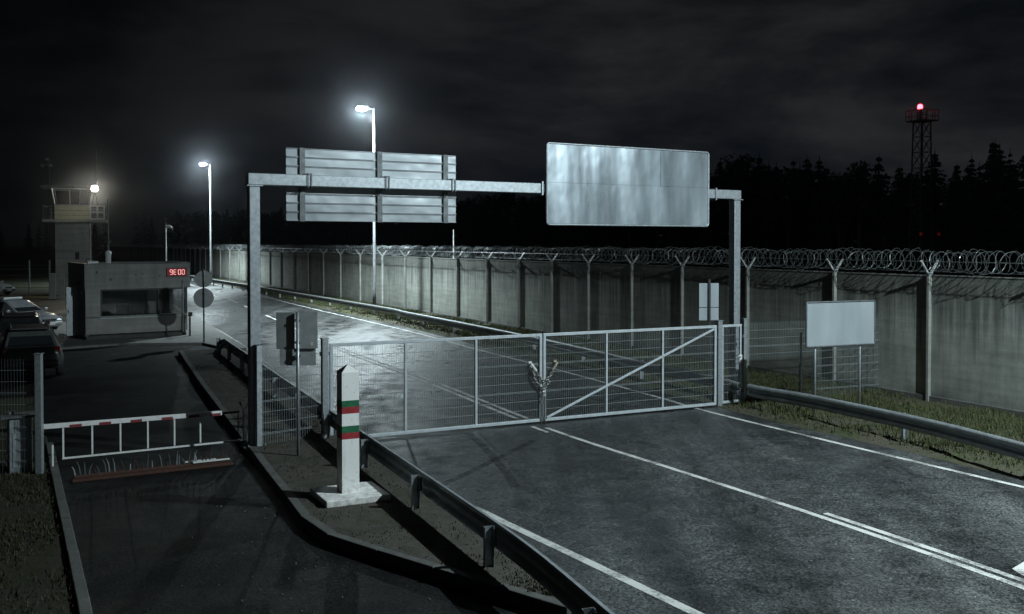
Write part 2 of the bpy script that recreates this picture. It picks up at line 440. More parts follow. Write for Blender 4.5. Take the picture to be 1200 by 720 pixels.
# ragged right edge of the asphalt
rr = [V((p.x + random.uniform(-.05, .05), p.y + random.uniform(-.05, .05), 0)) for p in resample(ro, .35)]
yardL = [G(112, 790), G(99, 720), G(90, 675), G(66, 565), G(56, 514)]
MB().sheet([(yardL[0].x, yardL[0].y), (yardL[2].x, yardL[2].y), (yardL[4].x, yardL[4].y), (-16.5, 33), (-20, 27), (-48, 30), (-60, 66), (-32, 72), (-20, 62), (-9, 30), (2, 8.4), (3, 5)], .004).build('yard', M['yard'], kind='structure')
MB().sheet([(p.x, p.y) for p in rr] + [(p.x, p.y) for p in lo[::-1]], .008).build('road', M['road'], kind='structure')

def xroad(y):
    best = None
    for a, b in zip(ro, ro[1:]):
        if (a.y - y) * (b.y - y) <= 0 and a.y != b.y:
            return a.x + (b.x - a.x) * (y - a.y) / (b.y - a.y)
    return None
def vergez(x, y, xr, xw):
    e = max(0.0, min(1.0, (x - xr) / .5)); f = max(0.0, min(1, (xw - x) / .6))
    n_ = .05 * mnoise.noise(V((x * 1.1, y * 1.1, 0))) + .03 * mnoise.noise(V((x * 3.3, y * 3.3, 2))) + .018 * mnoise.noise(V((x * 8, y * 8, 4)))
    return .012 + e * (.035 + n_) + .03 * e * (1 - f)
vs = []; fs_ = []; NC = 30; rows = 0; y = 9.0
while y < 70:
    xr = xroad(y); xw = 22.6 - .5 * y - .05
    if xr is not None:
        for k in range(NC + 1):
            x = xr - .04 + (xw - xr + .04) * (k / NC) ** 1.25
            vs.append((x, y, vergez(x, y, xr, xw) if k else -.02))
        rows += 1
    y += .12 if y < 28 else .4
for j in range(rows - 1):
    for k in range(NC): a = j * (NC + 1) + k; fs_.append((a, a + 1, a + NC + 2, a + NC + 1))
MB().add(vs, fs_).build('verge', M['ground'], smooth=True, kind='structure')

# painted lines
mk = MB()
cend = resample(cen, .25)
near = [p for p in cend if p.y < 21.25]; far = [p for p in cen if p.y > 21.6]
mk.strip(near, .115, .0125, 0)
mk.strip([p for p in cend if p.y < 14.45], .11, .0125, -.2)
mk.strip([p for p in cend if 20.6 < p.y < 21.45], .10, .0125, .22)
mk.strip([p for p in far if p.y < 40], .115, .0125, .12); mk.strip([p for p in far if p.y < 40], .115, .0125, -.12)
ff = [p for p in cen if p.y >= 40]
rs = resample(ff, 1.0)
i = 0
while i < len(rs) - 1:
    mk.strip(rs[i:i + 7], .13, .0125, 0); i += 9
mk.strip([p for p in rgt if p.y < 140], .12, .0125)
mk.strip([p for p in lft if p.y < 140], .14, .0125)
mk.build('road_markings', M['paint'], kind='structure')
# tyre scuffs crossing in front of the gate
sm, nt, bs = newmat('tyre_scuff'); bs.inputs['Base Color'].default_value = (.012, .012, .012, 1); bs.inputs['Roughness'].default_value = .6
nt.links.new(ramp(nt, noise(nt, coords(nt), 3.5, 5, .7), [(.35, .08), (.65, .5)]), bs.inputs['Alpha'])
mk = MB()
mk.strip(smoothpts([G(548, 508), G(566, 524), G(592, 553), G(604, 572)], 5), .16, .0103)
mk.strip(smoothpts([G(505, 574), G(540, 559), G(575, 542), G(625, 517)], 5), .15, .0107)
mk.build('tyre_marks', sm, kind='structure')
# arrow of the oncoming lane, mostly out of the frame on the right
MB().sheet([(p.x, p.y) for p in (G(1186, 668), G(1216, 650), G(1216, 661), G(1330, 700), G(1330, 722), G(1216, 676), G(1216, 687))], .0135).build('road_arrow_marking', M['paint'], kind='structure')

# traffic island with its kerb
kz = .17
kt = [G(209, 411, kz), G(234, 448, kz), G(259, 481, kz), G(305, 542, kz), G(335, 581, kz), G(352, 604, kz), G(370, 619, kz), G(405, 634, kz), G(457, 649, kz), G(587, 689, kz), G(675, 716, kz), G(760, 745, kz)]
kt = smoothpts(kt, 5)
rbase = [G(256, 393, .66), G(305, 426, .66), G(377, 475, .66), G(420, 504, .66), G(537, 583, .66), G(620, 641, .66), G(715, 720, .66), G(810, 800, .66)]
rbase = [V((p.x, p.y, 0)) for p in smoothpts(rbase, 6)]
isl_r = offs(rbase, -.22)           # road side of the rail (points run towards the camera)
isl_r = offs(rbase, .28)
isl = [(p.x, p.y) for p in kt if p.y > 10.0] + [(p.x, p.y) for p in isl_r[::-1] if p.y > 10.0]
ki = offs(kt, .14)
isl_in = [(p.x, p.y) for p in ki if p.y > 10.2] + [(p.x, p.y) for p in isl_r[::-1] if p.y > 10.2]
MB().prism(isl_in, -.05, kz - .004).build('island', M['island'], kind='structure')
kb = MB(); ks = resample(kt, 1.0); ks = [p for p in ks if p.y > 9.9]
for a, b in zip(ks, ks[1:]):
    d = (b - a).normalized(); nn = V((-d.y, d.x, 0)); e = d * .006
    c = (a + b) / 2 + nn * .07
    kb.box((c.x, c.y, kz / 2 - .02 + random.uniform(-.004, .004)), ((b - a).length - .010, .14, kz + .04), math.atan2(d.y, d.x))
kb.build('island_kerb', M['kerb'], bevel=.012, kind='structure')
# left kerb and grass in front
kb = MB(); ks = resample([V((p.x, p.y, 0)) for p in smoothpts(yardL, 6)], .95)
for a, b in zip(ks, ks[1:]):
    d = (b - a).normalized(); c = (a + b) / 2
    kb.box((c.x, c.y, .035 + random.uniform(-.006, .006)), ((b - a).length - .012, .13, .13), math.atan2(d.y, d.x) + random.uniform(-.006, .006))
kb.build('yard_kerb', M['kerb'], bevel=.012, kind='structure')
ly = [V((p.x, p.y, 0)) for p in smoothpts(yardL, 4)]
MB().sheet([(p.x - .07, p.y) for p in ly] + [(-16, 20), (-14, 6)], .045).build('lawn', M['dirt'], kind='structure')
# paved apron round the booth
BA = V((-17.1, 39.3)); bang = R(35); bx = V((math.cos(bang), math.sin(bang))); by = V((-bx.y, bx.x))
def BP(a, b): q = BA + bx * a + by * b; return (q.x, q.y)
MB().prism([BP(-1.6, -2.3), BP(.8, -2.0), (-12.15, 38.4), (-10.3, 36.0), (-9.9, 36.6), (-18.3, 55.5), BP(-1.6, 9)], -.05, .10).build('pavement', M['pave'], bevel=.02, kind='structure')
MB().sheet([(-33, 43), (-22.6, 42.2), (-22.0, 46.5), (-34, 49)], .009).build('path', M['pave'], kind='structure')

# ------------------------------------------------------------------ guard rails
WP = [(0, 0), (.012, .02), (.075, .055), (.075, .10), (.012, .135), (.012, .175), (.075, .205), (.080, .245), (.070, .278), (.05, .297), (0, .31)]
WPROF = WP + [(o - .006, h) for o, h in WP[::-1]]
def guardrail(label, pts, top, side, base, step, first=0.0, group='steel guard rails along the road', endturn=None):
    t = thing('guardrail', label, 'guard rail', (pts[0].x, pts[0].y, 0), 0, group)
    o = V((pts[0].x, pts[0].y, 0))
    line = resample(pts, .5)
    rp = []
    for i, p in enumerate(line):
        z = top - .31
        if endturn:
            k = endturn(i * .5)
            z -= k
        rp.append(V((p.x - o.x, p.y - o.y, z)))
    MB().sweep(rp, WPROF, side).build('rail', M['rail'], t)
    full = resample(pts, .1); n = int(first / .1)
    while n < len(full) - 2:
        p = full[n]; d = (full[n + 1] - full[n - 1 if n else 0]).normalized(); nn = V((-d.y, d.x, 0)) * side
        ang = math.atan2(d.y, d.x)
        q = V((p.x, p.y, 0)) - nn * .12 - o; q.z = base
        m = MB()
        h = top - .02
        c = q + V((0, 0, (h - base) / 2 - .1))
        Mx = Matrix.Rotation(ang, 3, 'Z')
        m.box(c + Mx @ V((0, 0, 0)), (.006, .12, h - base + .2), ang)
        for sg in (-1, 1): m.box(c + Mx @ V((.028, sg * .057, 0)), (.05, .006, h - base + .2), ang)
        po = m.build('post', M['galv'], t)
        s = q + nn * .065; s.z = top - .16
        MB().box(s, (.07, .07, .20), ang).build('spacer', M['darkgalv'], po, bevel=.008)
        n += int(step / .1)
    # lap joints every four metres
    lp = resample(pts, 4.0)[1:-1]
    for p in lp:
        j = min(range(len(full)), key=lambda k: (full[k] - p).length)
        seg_ = full[max(0, j - 2):j + 3]
        if len(seg_) < 3: continue
        z = top - .31
        MB().sweep([V((p_.x - o.x, p_.y - o.y, z)) for p_ in seg_], [(o_ + .004, h_) for o_, h_ in WP] + [(o_ - .012, h_) for o_, h_ in WP[::-1]], side).build('splice_plate', M['rail'], t)
    return t
# island rail: points run from far to near; road side is +offset (left of travel = east)
isl_line = [V((p.x, p.y, 0)) for p in rbase]
guardrail('black-backed steel guard rail on the island behind the striped marker post', isl_line, .67, 1, .1, 2.9, .9,
          endturn=lambda s: .34 * max(0, 1 - s / 1.6) ** 1.5)
rz_ = .60
rn_line = [V((p.x, p.y, 0)) for p in smoothpts([G(878, 450, rz_), G(899, 454, rz_), G(956, 463.5, rz_), G(1086, 490.5, rz_), G(1200, 519, rz_), G(1400, 570, rz_), G(1750, 668, rz_)], 6)]
guardrail('steel guard rail along the grass verge in front of the white board', rn_line, rz_, -1, 0, 3.4, 4.55)
rf_line = [V((p.x, p.y, 0)) for p in smoothpts([G(868, 449, rz_), G(830, 438.5, rz_), G(755, 423.5, rz_), G(702, 411, rz_), G(605, 390, rz_), G(480, 366, rz_), G(440, 358, rz_), G(305, 336, rz_), G(215, 321, rz_), G(160, 308.5, rz_)], 6)]
guardrail('long steel guard rail beyond the gate between the wet road and the concrete wall', rf_line, rz_, 1, 0, 4.0, 1.2)

# ------------------------------------------------------------------ prison wall with posts, arms and razor wire
WA = V((10.4, 24.5)); WD = V((-.447, .894)); WN = V((-.894, -.447))   # WN faces the road
def wall_s(px):       # distance along the wall of the point seen at this column
    k = (px - 600) / F
    s = (k * WA.y - WA.x) / (WD.x - k * WD.y); return s
def line_s(px, a, d):
    k = (px - 600) / F; return (k * a.y - a.x) / (d.x - k * d.y)
WH = 3.2; wang = math.atan2(WD.y, WD.x)
post_s = [-13.1, -9.8, -6.5, -3.27]
for px in (1091, 980, 878, 801, 742, 691, 648, 609, 572, 537, 506, 476, 449, 423, 400, 380, 362, 345, 330, 317, 304.5, 292.5, 281, 270, 259, 249, 241.5, 235, 229, 223.5, 218, 213, 208, 203.5):
    post_s.append(wall_s(px))
while post_s[-1] < 260: post_s.append(post_s[-1] + 6.5)
wt = thing('concrete_wall', 'tall weathered concrete panel wall topped with Y-shaped arms and coiled razor wire', 'wall', (WA.x, WA.y, 0), wang)
# local frame: x along the wall (away), y = left of that = towards the road (-WN?)
loc = lambda s, o, z: V((s, o, z))       # o>0 -> towards the road
for a, b in zip(post_s, post_s[1:]):
    m = MB(); L = b - a
    m.box(loc((a + b) / 2, -.09 + random.uniform(-.006, .006), WH / 2 - .02 + random.uniform(-.008, .008)), (L - .012, .16, WH + .04))
    m.build('wall_panel', M['wall'], wt, bevel=.01)
for s in post_s:
    m = MB()
    pw = .075 if s < 40 else .11
    m.box(loc(s, .055, WH / 2 + .02), (pw, .10, WH + .04))
    po = m.build('post', M['wallpost'], wt, bevel=.006)
    for sg in (-1, 1):
        MB().bar(loc(s, .05, WH - .02), loc(s, .05 + sg * .30, WH + .36), .045, .045).build('arm', M['armsteel'], po)
    MB().box(loc(s, .05, WH + .035), (.10, .14, .05)).build('bracket', M['galv'], po)
coil = MB(); RZ = .0055
s0, s1 = post_s[0], post_s[-1]
pts = []; s = s0; ph = 0.0
rg = random.Random(3)
tr = 0
while s < s1:
    dens = 14 if s < 45 else 9
    pitch = .27 * (1 + .22 * math.sin(s * 1.7) + .12 * math.sin(s * 5.1))
    if s > 45: pitch *= 1.5
    ph += 2 * math.pi / dens; s += pitch / dens
    rad = .30 + .035 * math.sin(s * 3.1) + .02 * math.sin(s * 7.7) + rg.uniform(-.02, .02)
    pts.append(loc(s, .05 + rad * math.cos(ph), WH + .36 + .9 * rad * math.sin(ph) + .02 * math.sin(s * .9)))
    if len(pts) > 400:
        coil.tube(pts, RZ if s < 30 else RZ * 1.5, 4, cap=False); pts = [pts[-1]]
if len(pts) > 1: coil.tube(pts, RZ * 1.5, 4, cap=False)
# counter-wound second coil and tension wires
pts = []; s = s0; ph = 1.0
while s < min(s1, 95):
    dens = 14 if s < 45 else 9
    pitch = .31 * (1 + .25 * math.sin(s * 2.3 + 1))
    if s > 45: pitch *= 1.5
    ph -= 2 * math.pi / dens; s += pitch / dens
    rad = .27 + .03 * math.sin(s * 2.2) + rg.uniform(-.02, .02)
    pts.append(loc(s, .05 + rad * math.cos(ph), WH + .35 + .9 * rad * math.sin(ph)))
    if len(pts) > 400:
        coil.tube(pts, RZ, 4, cap=False); pts = [pts[-1]]
if len(pts) > 1: coil.tube(pts, RZ, 4, cap=False)
rb_ = random.Random(8); bv = list(coil.v)
for k in range(0, min(len(bv), 26000), 4):
    p = V(bv[k])
    if p.x > 34 or rb_.random() < .35: continue
    d = V((rb_.uniform(-1, 1), rb_.uniform(-1, 1), rb_.uniform(-1, 1))).normalized(); e = V((rb_.uniform(-1, 1), rb_.uniform(-1, 1), rb_.uniform(-1, 1))) * .008
    coil.add([p - d * .026, p + e, p + d * .026, p - e], [(0, 1, 2, 3)])
coil.build('razor_coil', M['razor'], wt)
m = MB()
for o_, z_ in ((.05, WH + .09), (.33, WH + .34), (-.24, WH + .34)):
    m.tube([loc(s0, o_, z_), loc(s1, o_, z_)], .006, 4)
m.build('tension_wire', M['razor'], wt)
m = MB()
m.box(loc((s0 + s1) / 2, .03, .05), (s1 - s0, .08, .28)); 
m.build('plinth', M['kerb'], wt)

# ------------------------------------------------------------------ gantry and its two signs
g0 = G(298.5, 531); g1v = at(861, 300, 24.7); g1v.z = 0; gd = (g1v - V((g0.x, g0.y, 0))); GL = gd.length; gang = math.atan2(gd.y, gd.x)
gt = thing('sign_gantry', 'grey steel gantry spanning the gateway on two posts', 'gantry', (g0.x, g0.y, 0), gang)
for s in (0, GL):
    b0 = .1 if s == 0 else 0
    po = MB().box((s, 0, 2.55 + b0 / 2), (.20, .20, 5.06 - b0)).build('post', M['galv'], gt, bevel=.012)
    MB().box((s, 0, b0 + .012), (.42, .42, .026)).build('base_plate', M['galv'], po)
    for sx in (-1, 1):
        for sy in (-1, 1): MB().lathe([(.018, 0), (.018, .09)], 6, (s + sx * .16, sy * .16, b0)).build('bolt', M['galv'], po)
    MB().box((s, 0, 5.085), (.30, .26, .02)).build('cap_plate', M['galv'], po)
MB().box((GL / 2, 0, 5.21), (GL + .24, .20, .22)).build('beam', M['galv'], gt, bevel=.012)
m = MB()
for s in (.525 * GL, .94 * GL):
    m = MB()
    for e in (-.012, .008): m.box((s + e, 0, 5.21), (.02, .27, .30))
    m.build('flange', M['galv'], gt)

def GP(s, o, z): return (s, o, z)      # o<0 : camera side
# sign seen from behind: hung on the far side of the beam
gu_ = gd / GL; ga_ = V((g0.x, g0.y, 0)); gn_ = V((gu_.y, -gu_.x, 0))
sx0, sx1 = line_s(335.5, ga_ - gn_ * .2, gu_), line_s(534, ga_ - gn_ * .2, gu_); SL = sx1 - sx0
bk = thing('road_sign', 'plank-built aluminium road sign seen from behind, hanging left on the gantry', 'road sign', V((g0.x, g0.y, 0)) + (gd / GL) * sx0, gang, 'large signs on the gantry')
npl = 8; z0, z1 = 4.43, 5.86; ph_ = (z1 - z0) / npl
for k in range(npl):
    m = MB(); za = z0 + k * ph_
    m.box((SL / 2, .20, za + ph_ / 2), (SL, .012, ph_ - .003))
    m.box((SL / 2, .180, za + .010), (SL, .030, .014)); m.box((SL / 2, .183, za + ph_ - .012), (SL, .022, .010))
    m.build('plank', M['aluplank'], bk, bevel=.002)
for fx in (.085, .525, .93):
    x = SL * fx
    m = MB(); m.box((x, .150, (z0 + z1) / 2), (.10, .008, z1 - z0 + .01)); m.box((x - .05, .163, (z0 + z1) / 2), (.006, .035, z1 - z0 + .01)); m.box((x + .05, .163, (z0 + z1) / 2), (.006, .035, z1 - z0 + .01))
    br = m.build('bracket', M['darkgalv'], bk)
    m = MB()
    for sg in (-.035, .035):
        x2 = x + sg + .06
        m.tube([(x2, .15, 5.075), (x2, -.125, 5.075), (x2, -.125, 5.345), (x2, .15, 5.345)], .010, 6)
    m.build('clamp', M['darkgalv'], br)
# blank sign facing the camera
sx0, sx1 = line_s(641.5, ga_ + gn_ * .18, gu_), line_s(829, ga_ + gn_ * .18, gu_); SL2 = sx1 - sx0
fs = thing('road_sign', 'blank silver metal road sign facing the near road, hanging right on the gantry', 'road sign', V((g0.x, g0.y, 0)) + (gd / GL) * sx0, gang, 'large signs on the gantry')
z0, z1 = 4.43, 6.19; zm = z0 + (z1 - z0) * .52
xs = SL2 * .683
for k, (xa, xb, za, zb) in enumerate(((0, xs, zm, z1), (xs, SL2, zm, z1), (0, xs, z0, zm), (xs, SL2, z0, zm))):
    t_ = (.0, .6, -.3, .25)[k]
    Mr = Matrix.Rotation(R(t_), 3, 'Z')
    MB().box(((xa + xb) / 2, -.185, (za + zb) / 2), (xb - xa - .004, .003, zb - za - .004), M=Mr).build('face_sheet', M['aluface'], fs)
m = MB(); r_ = .07
def rrect(x0, x1, za, zb, r, n=5):
    out = []
    for cx, cz, a0 in ((x1 - r, za + r, -90), (x1 - r, zb - r, 0), (x0 + r, zb - r, 90), (x0 + r, za + r, 180)):
        for k in range(n + 1):
            a = R(a0 + 90 * k / n); out.append((cx + r * math.cos(a), cz + r * math.sin(a)))
    return out
lp = [V((x, -.185, z)) for x, z in rrect(-.02, SL2 + .02, z0 - .02, z1 + .02, r_)]
m.tube(lp, .022, 6, closed=True)
m.build('rim', M['galv'], fs, smooth=True)
m = MB()
for x in (.5, SL2 / 2, SL2 - .5):
    m.box((x, -.135, (z0 + z1) / 2), (.10, .06, z1 - z0 - .05))
m.build('bracket', M['darkgalv'], fs)

# ------------------------------------------------------------------ gate
ga = V((-3.72, 19.45, 0)); gb = V((5.05, 23.9, 0)); gv = gb - ga; GW = gv.length; gtang = math.atan2(gv.y, gv.x); gu = gv / GW
def gpost(s, h, w_, label, base=0.0, o=0.0):
    p = ga + gu * s
    t = thing('gate_post', label, 'gate post', (p.x, p.y, base), gtang, 'posts of the gateway')
    MB().box((0, o, h / 2 - base / 2 - .05), (w_, w_, h - base + .1)).build('shaft', M['galv'], t, bevel=.01)
    MB().box((0, o, h - base + .008), (w_ + .02, w_ + .02, .018)).build('cap', M['galv'], t)
    for z in (.35, 1.7): MB().box((0, o, z), (w_ + .07, .05, .07)).build('hinge', M['darkgalv'], t)
    return t
gpost(0, 2.10, .13, 'square steel gate post between the mesh panel and the left gate leaf', .1)
gpost(GW, 2.10, .13, 'square steel gate post between the right gate leaf and the narrow side gate')
def wires(x0, x1, z0, z1, y, sp=.05, hs=.2, r=.0028, rh=.0035, dbl=()):
    m = MB(); n = int(round((x1 - x0) / sp))
    for k in range(1, n):
        x = x0 + (x1 - x0) * k / n
        m.tube([(x, y, z0), (x, y, z1)], r, 3, cap=False)
    nh = int(round((z1 - z0) / hs))
    for k in range(1, nh):
        z = z0 + (z1 - z0) * k / nh
        for e in ((-.012, .012) if k in dbl else (0,)):
            m.tube([(x0, y - .006, z + e), (x1, y - .006, z + e)], rh, 4, cap=False)
            m.tube([(x0, y + .006, z + e), (x1, y + .006, z + e)], rh, 3, cap=False)
    return m
LW = GW / 2 - .11
def leaf(s, mirror, label, diag):
    p = ga + gu * s
    t = thing('gate_leaf', label, 'gate', (p.x, p.y, 0), gtang, 'leaves of the double gate')
    zb, zt = .05, 2.0; b = .065
    m = MB()
    m.box((LW / 2, 0, zb + b / 2), (LW, .06, b)); m.box((LW / 2, 0, zt - b / 2), (LW, .06, b))
    for x in (b / 2, LW - b / 2): m.box((x, 0, (zb + zt) / 2), (b, .06, zt - zb - 2 * b - .002))
    m.build('frame', M['gate'], t, bevel=.006)
    for k in (1, 2):
        x = LW * (k / 3 if not diag else (.345 if k == 1 else .67))
        MB().box((x, -.001, (zb + zt) / 2), (.05, .05, zt - zb - 2 * b - .004)).build('upright', M['gate'], t, bevel=.005)
    if diag:
        MB().bar((.08, -.034, zb + .08), (LW - .09, -.034, zt - .09), .05, .035, up=(0, 1, 0)).build('brace', M['gate'], t, bevel=.004)
    wires(b, LW - b, zb + b, zt - b, .012, dbl=(3, 6)).build('mesh_infill', M['wire'], t)
    xe = LW - .03 if not mirror else .03
    m = MB()
    m.tube([(xe, -.05, -.0 + .01), (xe, -.05, .62)], .012, 8)
    for z in (.12, .5): m.box((xe, -.043, z), (.05, .03, .04))
    m.build('drop_bolt', M['chain'], t)
    return t
l1 = leaf(.10, False, 'left gate leaf of grey steel mesh without a diagonal brace', False)
l2 = leaf(GW / 2 + .02, True, 'right gate leaf of grey steel mesh with a diagonal brace', True)
# lever handles, chain and padlock at the meeting stiles
def local_gate(s, o, z): return ga + gu * s + V((gu.y, -gu.x, 0)) * (-o if False else o) + V((0, 0, z))   # o>0 -> camera side
gc = GW / 2
for t, sx, sg in ((l1, LW - .30, 1), (l2, .30, -1)):
    m = MB(); z = 1.32
    m.tube([(sx, -.03, z + .02), (sx, -.09, z + .02), (sx + sg * .03, -.10, z - .03), (sx + sg * .12, -.10, z - .13)], [.025, .03, .034, .022], 8)
    m.box((sx, -.02, z), (.07, .012, .16))
    m.build('handle', M['brass'] if sg < 0 else M['whitesteel'], t, bevel=.0)
ch = MB(); rl = random.Random(5)
def chain_path(pts, step=.058):
    q = resample(smoothpts(pts, 10), step)
    for i, (a, b) in enumerate(zip(q, q[1:])):
        d = (b - a).normalized(); u = V((0, 0, 1)) if abs(d.z) < .9 else V((1, 0, 0))
        x = d.cross(u).normalized(); y = x.cross(d)
        side = x if i % 2 else y
        ring = []
        for k in range(8):
            an = 2 * math.pi * k / 8
            ring.append((a + b) / 2 + d * (.046 * math.cos(an)) + side * (.027 * math.sin(an)))
        ch.tube(ring, .012, 5, closed=True)
c0 = local_gate(gc, 0, 0)
def LG(s, o, z): return local_gate(gc + s, o, z) - c0
chain_path([LG(-.26, .11, 1.24), LG(-.16, .10, 1.10), LG(-.05, .09, .98), LG(.03, .10, .97), LG(.12, .10, 1.03), LG(.2, .1, 1.14), LG(.27, .11, 1.25)])
chain_path([LG(-.28, .11, 1.22), LG(-.24, .10, 1.02), LG(-.12, .1, .86), LG(-.01, .09, .78), LG(.06, .09, .86), LG(.14, .1, .95)])
chain_path([LG(-.10, .07, .95), LG(-.03, -.08, .93), LG(.06, -.08, .95), LG(.1, .07, .97)])
ct = thing('lock_chain', 'steel chain looped round the meeting stiles of the double gate', 'chain', (c0.x, c0.y, 0), 0)
ch.build('links', M['chain'], ct, smooth=True)
pl = thing('padlock', 'small steel padlock hanging from the chain of the double gate', 'padlock', (c0.x, c0.y, 0), gtang)
MB().box((-.02, -.11, .70), (.075, .035, .08)).build('lock_body', M['chain'], pl, bevel=.008)
MB().tube([(-.045, -.11, .735), (-.045, -.11, .79), (-.02, -.11, .81), (.005, -.11, .79), (.005, -.11, .735)], .007, 6).build('shackle', M['chain'], pl)

# narrow side gate, right
p = ga + gu * (GW + .07)
wg = thing('side_gate', 'narrow steel side gate with a lock between the gate post and mesh fence', 'gate', (p.x, p.y, 0), gtang)
m = MB(); W_ = .62
m.box((W_ / 2, 0, .1), (W_, .05, .06)); m.box((W_ / 2, 0, 1.97), (W_, .05, .06))
for x in (.03, W_ - .03): m.box((x, 0, 1.035), (.05, .05, 1.80))
m.build('frame', M['gate'], wg, bevel=.006)
wires(.06, W_ - .06, .13, 1.94, .01, dbl=(3, 6)).build('mesh_infill', M['wire'], wg)
m = MB(); m.box((W_ - .05, -.035, 1.14), (.08, .03, .22)); m.tube([(W_ - .05, -.05, 1.22), (W_ - .05, -.10, 1.22), (W_ - .19, -.10, 1.22)], .012, 6)
m.build('handle', M['whitesteel'], wg, bevel=.004)
m = MB(); m.box((W_ - .06, -.06, .96), (.06, .03, .07)); m.tube([(W_ - .08, -.06, 1.0), (W_ - .08, -.06, 1.06), (W_ - .04, -.06, 1.06), (W_ - .04, -.06, 1.0)], .006, 5)
m.build('lock', M['chain'], wg)
gpost(GW + .79, 2.12, .09, 'thin steel post at the outer side of the narrow side gate')

# mesh fences
def mesh_fence(label, pts, h, posts, base=0.0, r=.0028, post_w=.06):
    a, b = V(pts[0]), V(pts[1]); d = b - a; L = d.length; an = math.atan2(d.y, d.x)
    t = thing('mesh_fence', label, 'fence', (a.x, a.y, base), an, 'welded mesh fence panels')
    wires(0, L, .06, h, 0, dbl=(1, 4, 7), r=r).build('mesh_panel', M['wire'], t)
    for s in posts:
        po = MB().box((s * L, -.045, h / 2), (post_w, post_w, h + .1)).build('post', M['galv'], t, bevel=.006)
        MB().box((s * L, -.045, h + .055), (post_w + .01, post_w + .01, .012)).build('cap', M['black'], po)
    return t
pr = ga + gu * (GW + .84)
mesh_fence('mesh fence panel reaching from the side gate to the wall behind the white board', (pr, V((9.80, 25.95, 0))), 2.02, (.985,))
mesh_fence('mesh fence panel on the island between the gantry post and gate post', (V((g0.x + .06, g0.y - .12, .1)), ga + V((-.12, -.06, .1))), 1.92, (0.02,), .1, post_w=.11)
fpx = G(46.5, 558)
mesh_fence('mesh fence panel at the left edge of the photo beside the barrier housing', (V((fpx.x - 3.2, fpx.y - .35, 0)), V((fpx.x - .05, fpx.y, 0))), 2.02, (.03,), 0)
t = thing('fence_post', 'thick grey steel post standing at the left end of the striped barrier', 'post', (fpx.x, fpx.y, 0), R(8))
MB().box((0, 0, 1.05), (.115, .115, 2.1)).build('shaft', M['galv'], t, bevel=.01)
MB().box((0, 0, 2.105), (.13, .13, .012)).build('cap', M['galv'], t)

# ------------------------------------------------------------------ striped boundary post
bp = V((-2.47, 14.72, 0)); ba = R(27); bz = kz
t = thing('boundary_post', 'white square boundary post with red and green bands on a slab', 'marker post', (bp.x, bp.y, bz - .004), ba)
MB().box((0.02, -.02, .05), (.98, .90, .10)).build('base_slab', M['white'], t, bevel=.012)
def yz(py): return CAMH - (py - 285) * 14.58 / F - bz
cuts = [.10, yz(515.5), yz(508), yz(500), yz(485.5), yz(477.5), yz(470), yz(437)]
wp = .265
def seg(z0, z1, w_=wp): return MB().box((0, 0, (z0 + z1) / 2), (w_, w_, z1 - z0))
m = seg(cuts[0], cuts[1] - .0); m.v = m.v
sh = MB()
for a, b in ((0, 1), (3, 4), (6, 7)):
    sh.box((0, 0, (cuts[a] + cuts[b]) / 2), (wp, wp, cuts[b] - cuts[a]))
zt = cuts[7]
sh.add([(-wp / 2, -wp / 2, zt), (wp / 2, -wp / 2, zt), (wp / 2, wp / 2, zt), (-wp / 2, wp / 2, zt), (0, 0, zt + .115)], [(0, 1, 4), (1, 2, 4), (2, 3, 4), (3, 0, 4)])
sh.build('shaft', M['white'], t)
for a, b, k in ((1, 2, 'red'), (2, 3, 'green'), (4, 5, 'red'), (5, 6, 'green')):
    seg(cuts[a], cuts[b], wp + .001).build(k + '_band', M[k], t)

# ------------------------------------------------------------------ barrier
b0 = V((-7.93, 17.15, 0)); b1 = V((-5.28, 18.85, 0)); bd = b1 - b0; BL = bd.length; ban = math.atan2(bd.y, bd.x)
t = thing('road_barrier', 'white lift barrier with red stripes and hanging skirt closing the yard lane', 'barrier', (b0.x, b0.y, 0), ban)
zt0, zt1 = .80, .75
def bz_(x): return zt0 + (zt1 - zt0) * x / BL
arm = MB(); arm.bar((-.32, 0, bz_(-.32)), (BL * .90, 0, bz_(BL * .90)), .05, .085)
am = arm.build('arm', M['whitesteel'], t, bevel=.008)
for fx in (.085, .25, .43, .615, .78, .915):
    x = BL * fx * .94; MB().bar((x - .10, -.0, bz_(x) - .02), (x + .10, -.0, bz_(x) - .02), .054, .05).build('red_stripe', M['darkred'], am)
MB().bar((BL * .90, 0, bz_(BL)), (BL + .02, 0, bz_(BL)), .03, .045).build('arm_tip', M['black'], am)
for k in range(7):
    x = .05 + (BL - .08) * (k / 6 if k < 6 else 1.0) * .93 if k < 6 else BL
    MB().bar((x, 0, .23), (x, 0, bz_(x) - .03), .028 if k < 6 else .016).build('skirt_bar', M['whitesteel'] if k < 6 else M['darkgalv'], am)
MB().bar((.03, 0, .215), (BL + .03, 0, .19), .03).build('skirt_rail', M['whitesteel'], am)
hs = MB().box((-.62, .15, .50), (.36, .36, 1.0)).build('housing', M['galv'], t, bevel=.012)
MB().box((-.62, .15, 1.02), (.62, .46, .035)).build('lid', M['darkgalv'], hs)
MB().box((-.62, -.035, .45), (.26, .01, .6)).build('hatch', M['galv'], hs)
MB().lathe([(.05, 0), (.06, .05), (.03, .09)], 12, (-.75, .15, 1.04)).build('warning_lamp', M['whitesteel'], hs)
MB().box((-.12, .0, .22), (.03, .03, .5)).build('stop_post', M['whitesteel'], t)
